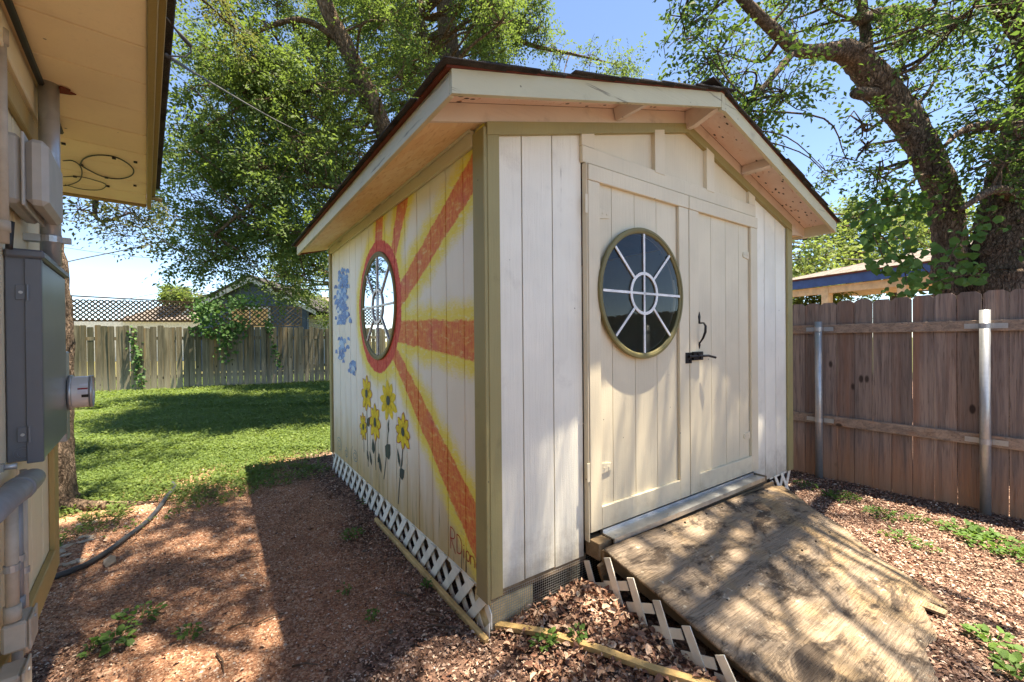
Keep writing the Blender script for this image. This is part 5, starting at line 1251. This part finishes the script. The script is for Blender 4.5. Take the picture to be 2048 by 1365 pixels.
MAT['rock'] = plain('pale_limestone', srgb(176,160,142), .9, 0, .2, .22, 16, .5); MAT['slate'] = plain('dark_flat_stone', srgb(98,90,80), .85, 0, .2, .2, 20, .4)
rock('rock', pg(220,1130), (.05,.035,.04), 'pointed pale rock beside the black hose', MAT['rock'], 1)
rock('rock', pg(160,1055), (.035,.03,.02), 'whitish stone beside the trunk root by the house', MAT['rock'], 2); rock('rock', pg(187,1048), (.03,.025,.015), 'smaller grey stone right of the whitish one by the root', MAT['rock'], 3)
rock('rock', pg(728,1103), (.022,.016,.008), 'flat dark stone on the red gravel near the edging board', MAT['slate'], 4); rock('rock', pg(782,1265), (.02,.016,.007), 'flat dark stone on the gravel near the bottom edge', MAT['slate'], 5)
rock('rock', pg(360,1264), (.02,.015,.012), 'small pale rock among the mulch weeds at lower left', MAT['rock'], 6)
for i in range(16):
    c = pg(random.uniform(105, 190), random.uniform(1075, 1135)); rock('flagstone_chip', c, (random.uniform(.025,.05), random.uniform(.02,.035), .010), 'flat pale stone chip paving the soil between trunk and hose', MAT['rock'], 30+i, 'stone chips by the house')
def weed(x, y, r, n, leaf, label, name='weed_plant', mat='weed', hgt=.05):
    c = pg(x, y); c[2] = zgs(c[0], c[1]); e = empty(name, c); tag(e, label, 'weed'); st = MB()
    t = rng.uniform(0, 2*pi, n); rr = r*np.sqrt(rng.random(n)); B = np.stack([rr*np.cos(t), rr*np.sin(t), hgt*rng.uniform(.4, 1.3, n)*(1-.4*rr/r)], 1)
    for b in B[:max(6, n//10)]: st.tube([(b[0]*.3, b[1]*.3, -.01), tuple(b)], .0016, 4, False)
    st.build('stems', MAT[mat], e); sz = leaf*.85*rng.uniform(.55, 1.3, n)
    V, F = leafhex(B, unit(np.stack([np.cos(t), np.sin(t), rng.uniform(-.2, .5, n)], 1)+rng.normal(0, .4, (n,3))), A3(0,0,1)+rng.normal(0, .35, (n,3)), sz, sz*.75, .12)
    link('leaves', mesh_np('leaves', V, F), MAT[mat], e)
for a in ((1610,965,.10,60,.03,'small weed clump at the foot of the shed front corner lattice'), (1682,985,.12,110,.034,'leafy weed clump left of the nearer half of the fence by the first steel post'), (1768,1020,.12,90,.034,'weed clump right of the ramp midway between the two steel posts'), (1832,1030,.06,36,.03,'tiny weed tuft right of the midway weed clump'), (1925,1050,.13,120,.038,'weed clump left of the thick near steel post'), (1985,1075,.17,170,.042,'largest green weed clump in front of the thick near steel post'), (2035,1100,.12,90,.04,'weed clump cut by the right frame edge below the fence'), (1800,1070,.10,50,.03,'sparse weeds near the ramp edge in dappled light'), (1852,1090,.06,34,.03,'bright small weed on the mulch right of the ramp'), (1982,1288,.075,46,.042,'bright star-shaped weed alone on the mulch at lower right'), (1090,1305,.045,44,.034,'bright green seedling beside the lath in front of the shed'), (1155,1298,.03,24,.028,'smaller seedling right of the bright green one by the lath'), (280,1243,.09,60,.034,'broad low weed on the mulch at lower left'), (380,1275,.05,34,.03,'weed patch beside the small pale rock'), (232,1295,.05,26,.045,'large-leaved weed near the lower left corner'), (180,1308,.03,18,.036,'single young weed nearest the lower left corner'), (745,1243,.03,30,.022,'small weed on the gravel below the edging board'), (705,1075,.07,80,.022,'fine-leaved weed tuft on the gravel midway along the shed side'), (735,1005,.07,60,.026,'weed growing through the lattice skirt'), (690,1190,.03,18,.02,'tiny weed on the open red gravel'), (855,1178,.02,14,.025,'two-leaved sprout on the tan edging board'), (2030,1350,.05,30,.05,'dark leaf sprig at the lower right corner')): weed(*a)
MAT['twig'] = plain('dry_twig', srgb(98,80,66), .9, 0, .2, .25, 30, .4)
TW = [(815,1200,.16,-.5,'forked dry twig on the gravel just below the edging board'),(870,1240,.10,-.4,'short dark twig near the end of the edging board'),(880,1262,.12,-.1,'twig lying level below the short dark one near the shed corner'),(905,1270,.08,.4,'tiny twig nearest the shed corner footing'),(610,1335,.10,.1,'straight twig at the bottom edge left of centre'),(540,1240,.12,.7,'slanted twig on the gravel inside the shed shadow edge'),(480,1255,.10,.4,'small twig on the mulch right of the weed patch'),(440,1330,.15,-.8,'steep dark twig near the bottom edge at lower left'),(1790,1140,.12,-.6,'twig resting beside the split strip of the ramp'),(1700,1195,.14,-.7,'twig lying on the plywood ramp'),(1880,1120,.2,-.5,'long thin twig on the sunny mulch right of the ramp'),(1330,1290,.2,-.9,'long bent twig among the dry leaves beside the ramp lattice'),(720,1060,.12,-.3,'twig near the middle of the painted wall foot'),(500,1120,.14,.5,'lone twig on the gravel between hose and shed'),(620,945,.2,-.4,'long pale twig by the far back corner of the shed')]
for i, (x, y, l, a, lab) in enumerate(TW):
    c = pg(x, y); z = zgs(c[0], c[1])+.012; d = A3(cos(a), sin(a), 0); n_ = A3(-d[1], d[0], 0)
    o = MB().tube([c*A3(1,1,0)+A3(0,0,z)-d*l/2, c*A3(1,1,0)+A3(0,0,z+.006)+n_*l*.06, c*A3(1,1,0)+A3(0,0,z)+d*l/2], [.0045, .004, .002], 5).tube([c*A3(1,1,0)+A3(0,0,z+.004), c*A3(1,1,0)+A3(0,0,z+.01)+d*l*.2+n_*l*.2], [.0025, .001], 4).build('twig', MAT['twig'], None, True)
    tag(o, lab, 'twig', 'fallen twigs')

# ------------------------------------------------------------------ ground cover, mulch, gravel
def sample(n, x0, x1, y0, y1): return rng.uniform(x0, x1, n), rng.uniform(y0, y1, n)
def under_ramp(u, v): return (u > .60) & (u < 2.68-(-.10-v)*.62+.0) & (v < .0) & (v > -1.13)
def lawn():
    VV = []
    for (n, x0, x1, y0, y1, sz) in ((84000, -6.8, -.9, 2.0, 6.2, .021), (90000, -8, -1.0, 5.2, 9.5, .027), (70000, -13.5, -1.5, 8.5, 15.5, .042)):
        x, y = sample(n, x0, x1, y0, y1); g = grass_mask(x, y); u, v = to_uv(x, y)
        ok = (rng.random(n) < g) & ~((u > -.05) & (u < 3.2) & (v > 0) & (v < 3.2)); x, y = x[ok], y[ok]; n = len(x); z = zg(x, y)
        hgt = sz*rng.uniform(.5, 2.2, n)*(.7+.9*fbm(x, y, 1.1, 77))
        for j in range(3):
            t = rng.uniform(0, 2*pi, n); d = np.stack([np.cos(t), np.sin(t), rng.uniform(-.15, .7, n)], 1); s = sz*rng.uniform(.7, 1.5, n)
            VV.append(leafquads(np.stack([x, y, z+hgt*(.55+.25*j)], 1), d, A3(0,0,1)+rng.normal(0, .4, (n,3)), s, s*.75, .1)[0])
        m = n//3; t = rng.uniform(0, 2*pi, m); s = sz*rng.uniform(1.5, 3.6, m); d = np.stack([np.cos(t)*.5, np.sin(t)*.5, np.ones(m)], 1)
        VV.append(leafquads(np.stack([x[:m], y[:m], z[:m]], 1), d, rdir(m, -.2, .2), s, s*.12, .1, .35)[0])
    V = np.concatenate(VV); o = link('lawn_clover', mesh_np('lawn_clover', V, np.arange(len(V)).reshape(-1, 4)), MAT['clover']); tag(o, 'low green clover and grass covering the back lawn', 'ground cover', kind='stuff')
lawn()
def chips(name, n, box, size, mat, label, cat, keep, lift=.012, asp=.5, curl=.25, tilt=.5):
    x, y = sample(n, *box); ok = keep(x, y); x, y = x[ok], y[ok]; n = len(x); z = zg(x, y)+rng.uniform(-.002, lift, n)
    t = rng.uniform(0, 2*pi, n); d = np.stack([np.cos(t), np.sin(t), rng.normal(0, tilt*.5, n)], 1); s = size*rng.uniform(.5, 1.5, n)
    fn = leafhex if name == 'leaf_litter' else (lambda *a: leafquads(*a, .5))
    V, F = fn(np.stack([x, y, z], 1), d, A3(0,0,1)+rng.normal(0, tilt, (n,3)), s, s*asp*rng.uniform(.6, 1.3, n), curl)
    o = link(name, mesh_np(name, V, F), mat); tag(o, label, cat, kind='stuff')
outside = lambda x, y: (lambda u, v: ~((u > .01) & (u < 3.1) & (v > .01) & (v < 3.1)) & ~under_ramp(u, v))(*to_uv(x, y))
chips('bark_mulch', 90000, (-3.2, 1.2, 1.0, 3.4), .016, MAT['mulch'], 'brown bark mulch chips beside the house and the shed', 'mulch', lambda x, y: outside(x, y) & (rng.random(len(x)) < mulch_mask(x, y)*.85+.05))
chips('bark_mulch', 105000, (.9, 4.2, .9, 4.7), .018, MAT['mulch'], 'reddish bark mulch along the right-hand fence', 'mulch', lambda x, y: outside(x, y))
chips('bark_mulch', 30000, (-3.4, -.3, 2.6, 5.6), .015, MAT['mulch'], 'dark mulch scattered along the foot of the painted wall', 'mulch', lambda x, y: outside(x, y) & (rng.random(len(x)) < mulch_mask(x, y)*.9+.04))
chips('leaf_litter', 8200, (-.3, 1.0, 1.1, 2.6), .030, MAT['litter'], 'dry brown leaves heaped between shed corner and ramp', 'leaf litter', lambda x, y: outside(x, y) & (lambda u, v: (u > .02) & (v < .0) & (v > -1.1) & (u < .66) & (rng.random(len(u)) < sst(-.95, -.3, v)))(*to_uv(x, y)), lift=.03, asp=.62, curl=.35, tilt=.75)
chips('leaf_litter', 2400, (-3.0, 4.0, 1.0, 4.6), .026, MAT['litter'], 'single dry leaves strewn over the whole yard', 'leaf litter', outside, lift=.012, asp=.55, curl=.3, tilt=.4)
def pebbles():
    n = 150000; x, y = sample(n, -3.3, .2, 1.05, 4.9); ok = outside(x, y) & (rng.random(n) < (1-mulch_mask(x, y))*.95+.12) & (rng.random(n) < 1-grass_mask(x, y)*.7); x, y = x[ok], y[ok]; n = len(x)
    s = .0036*np.exp(rng.normal(0, .38, n)); z = zg(x, y)+s*.15; t = rng.uniform(0, 2*pi, n); c, q = np.cos(t), np.sin(t); K = 4
    V = np.zeros((n, 5, 3)); 
    for k, (a, b) in enumerate(((1,0),(0,.8),(-1.1,0),(0,-.9))): V[:, k] = np.stack([x+s*(a*c-b*q), y+s*(a*q+b*c), z], 1)
    V[:, 4] = np.stack([x+s*rng.normal(0, .2, n), y+s*rng.normal(0, .2, n), z+s*rng.uniform(.5, .95, n)], 1)
    b = np.arange(n)[:, None]*5; F = np.concatenate([b+np.array([[k, (k+1) % 4, 4]]) for k in range(4)])
    o = link('red_gravel', mesh_np('red_gravel', V.reshape(-1, 3), F), MAT['pebble']); tag(o, 'fine reddish granite gravel beside the painted wall', 'gravel', kind='stuff')
pebbles()
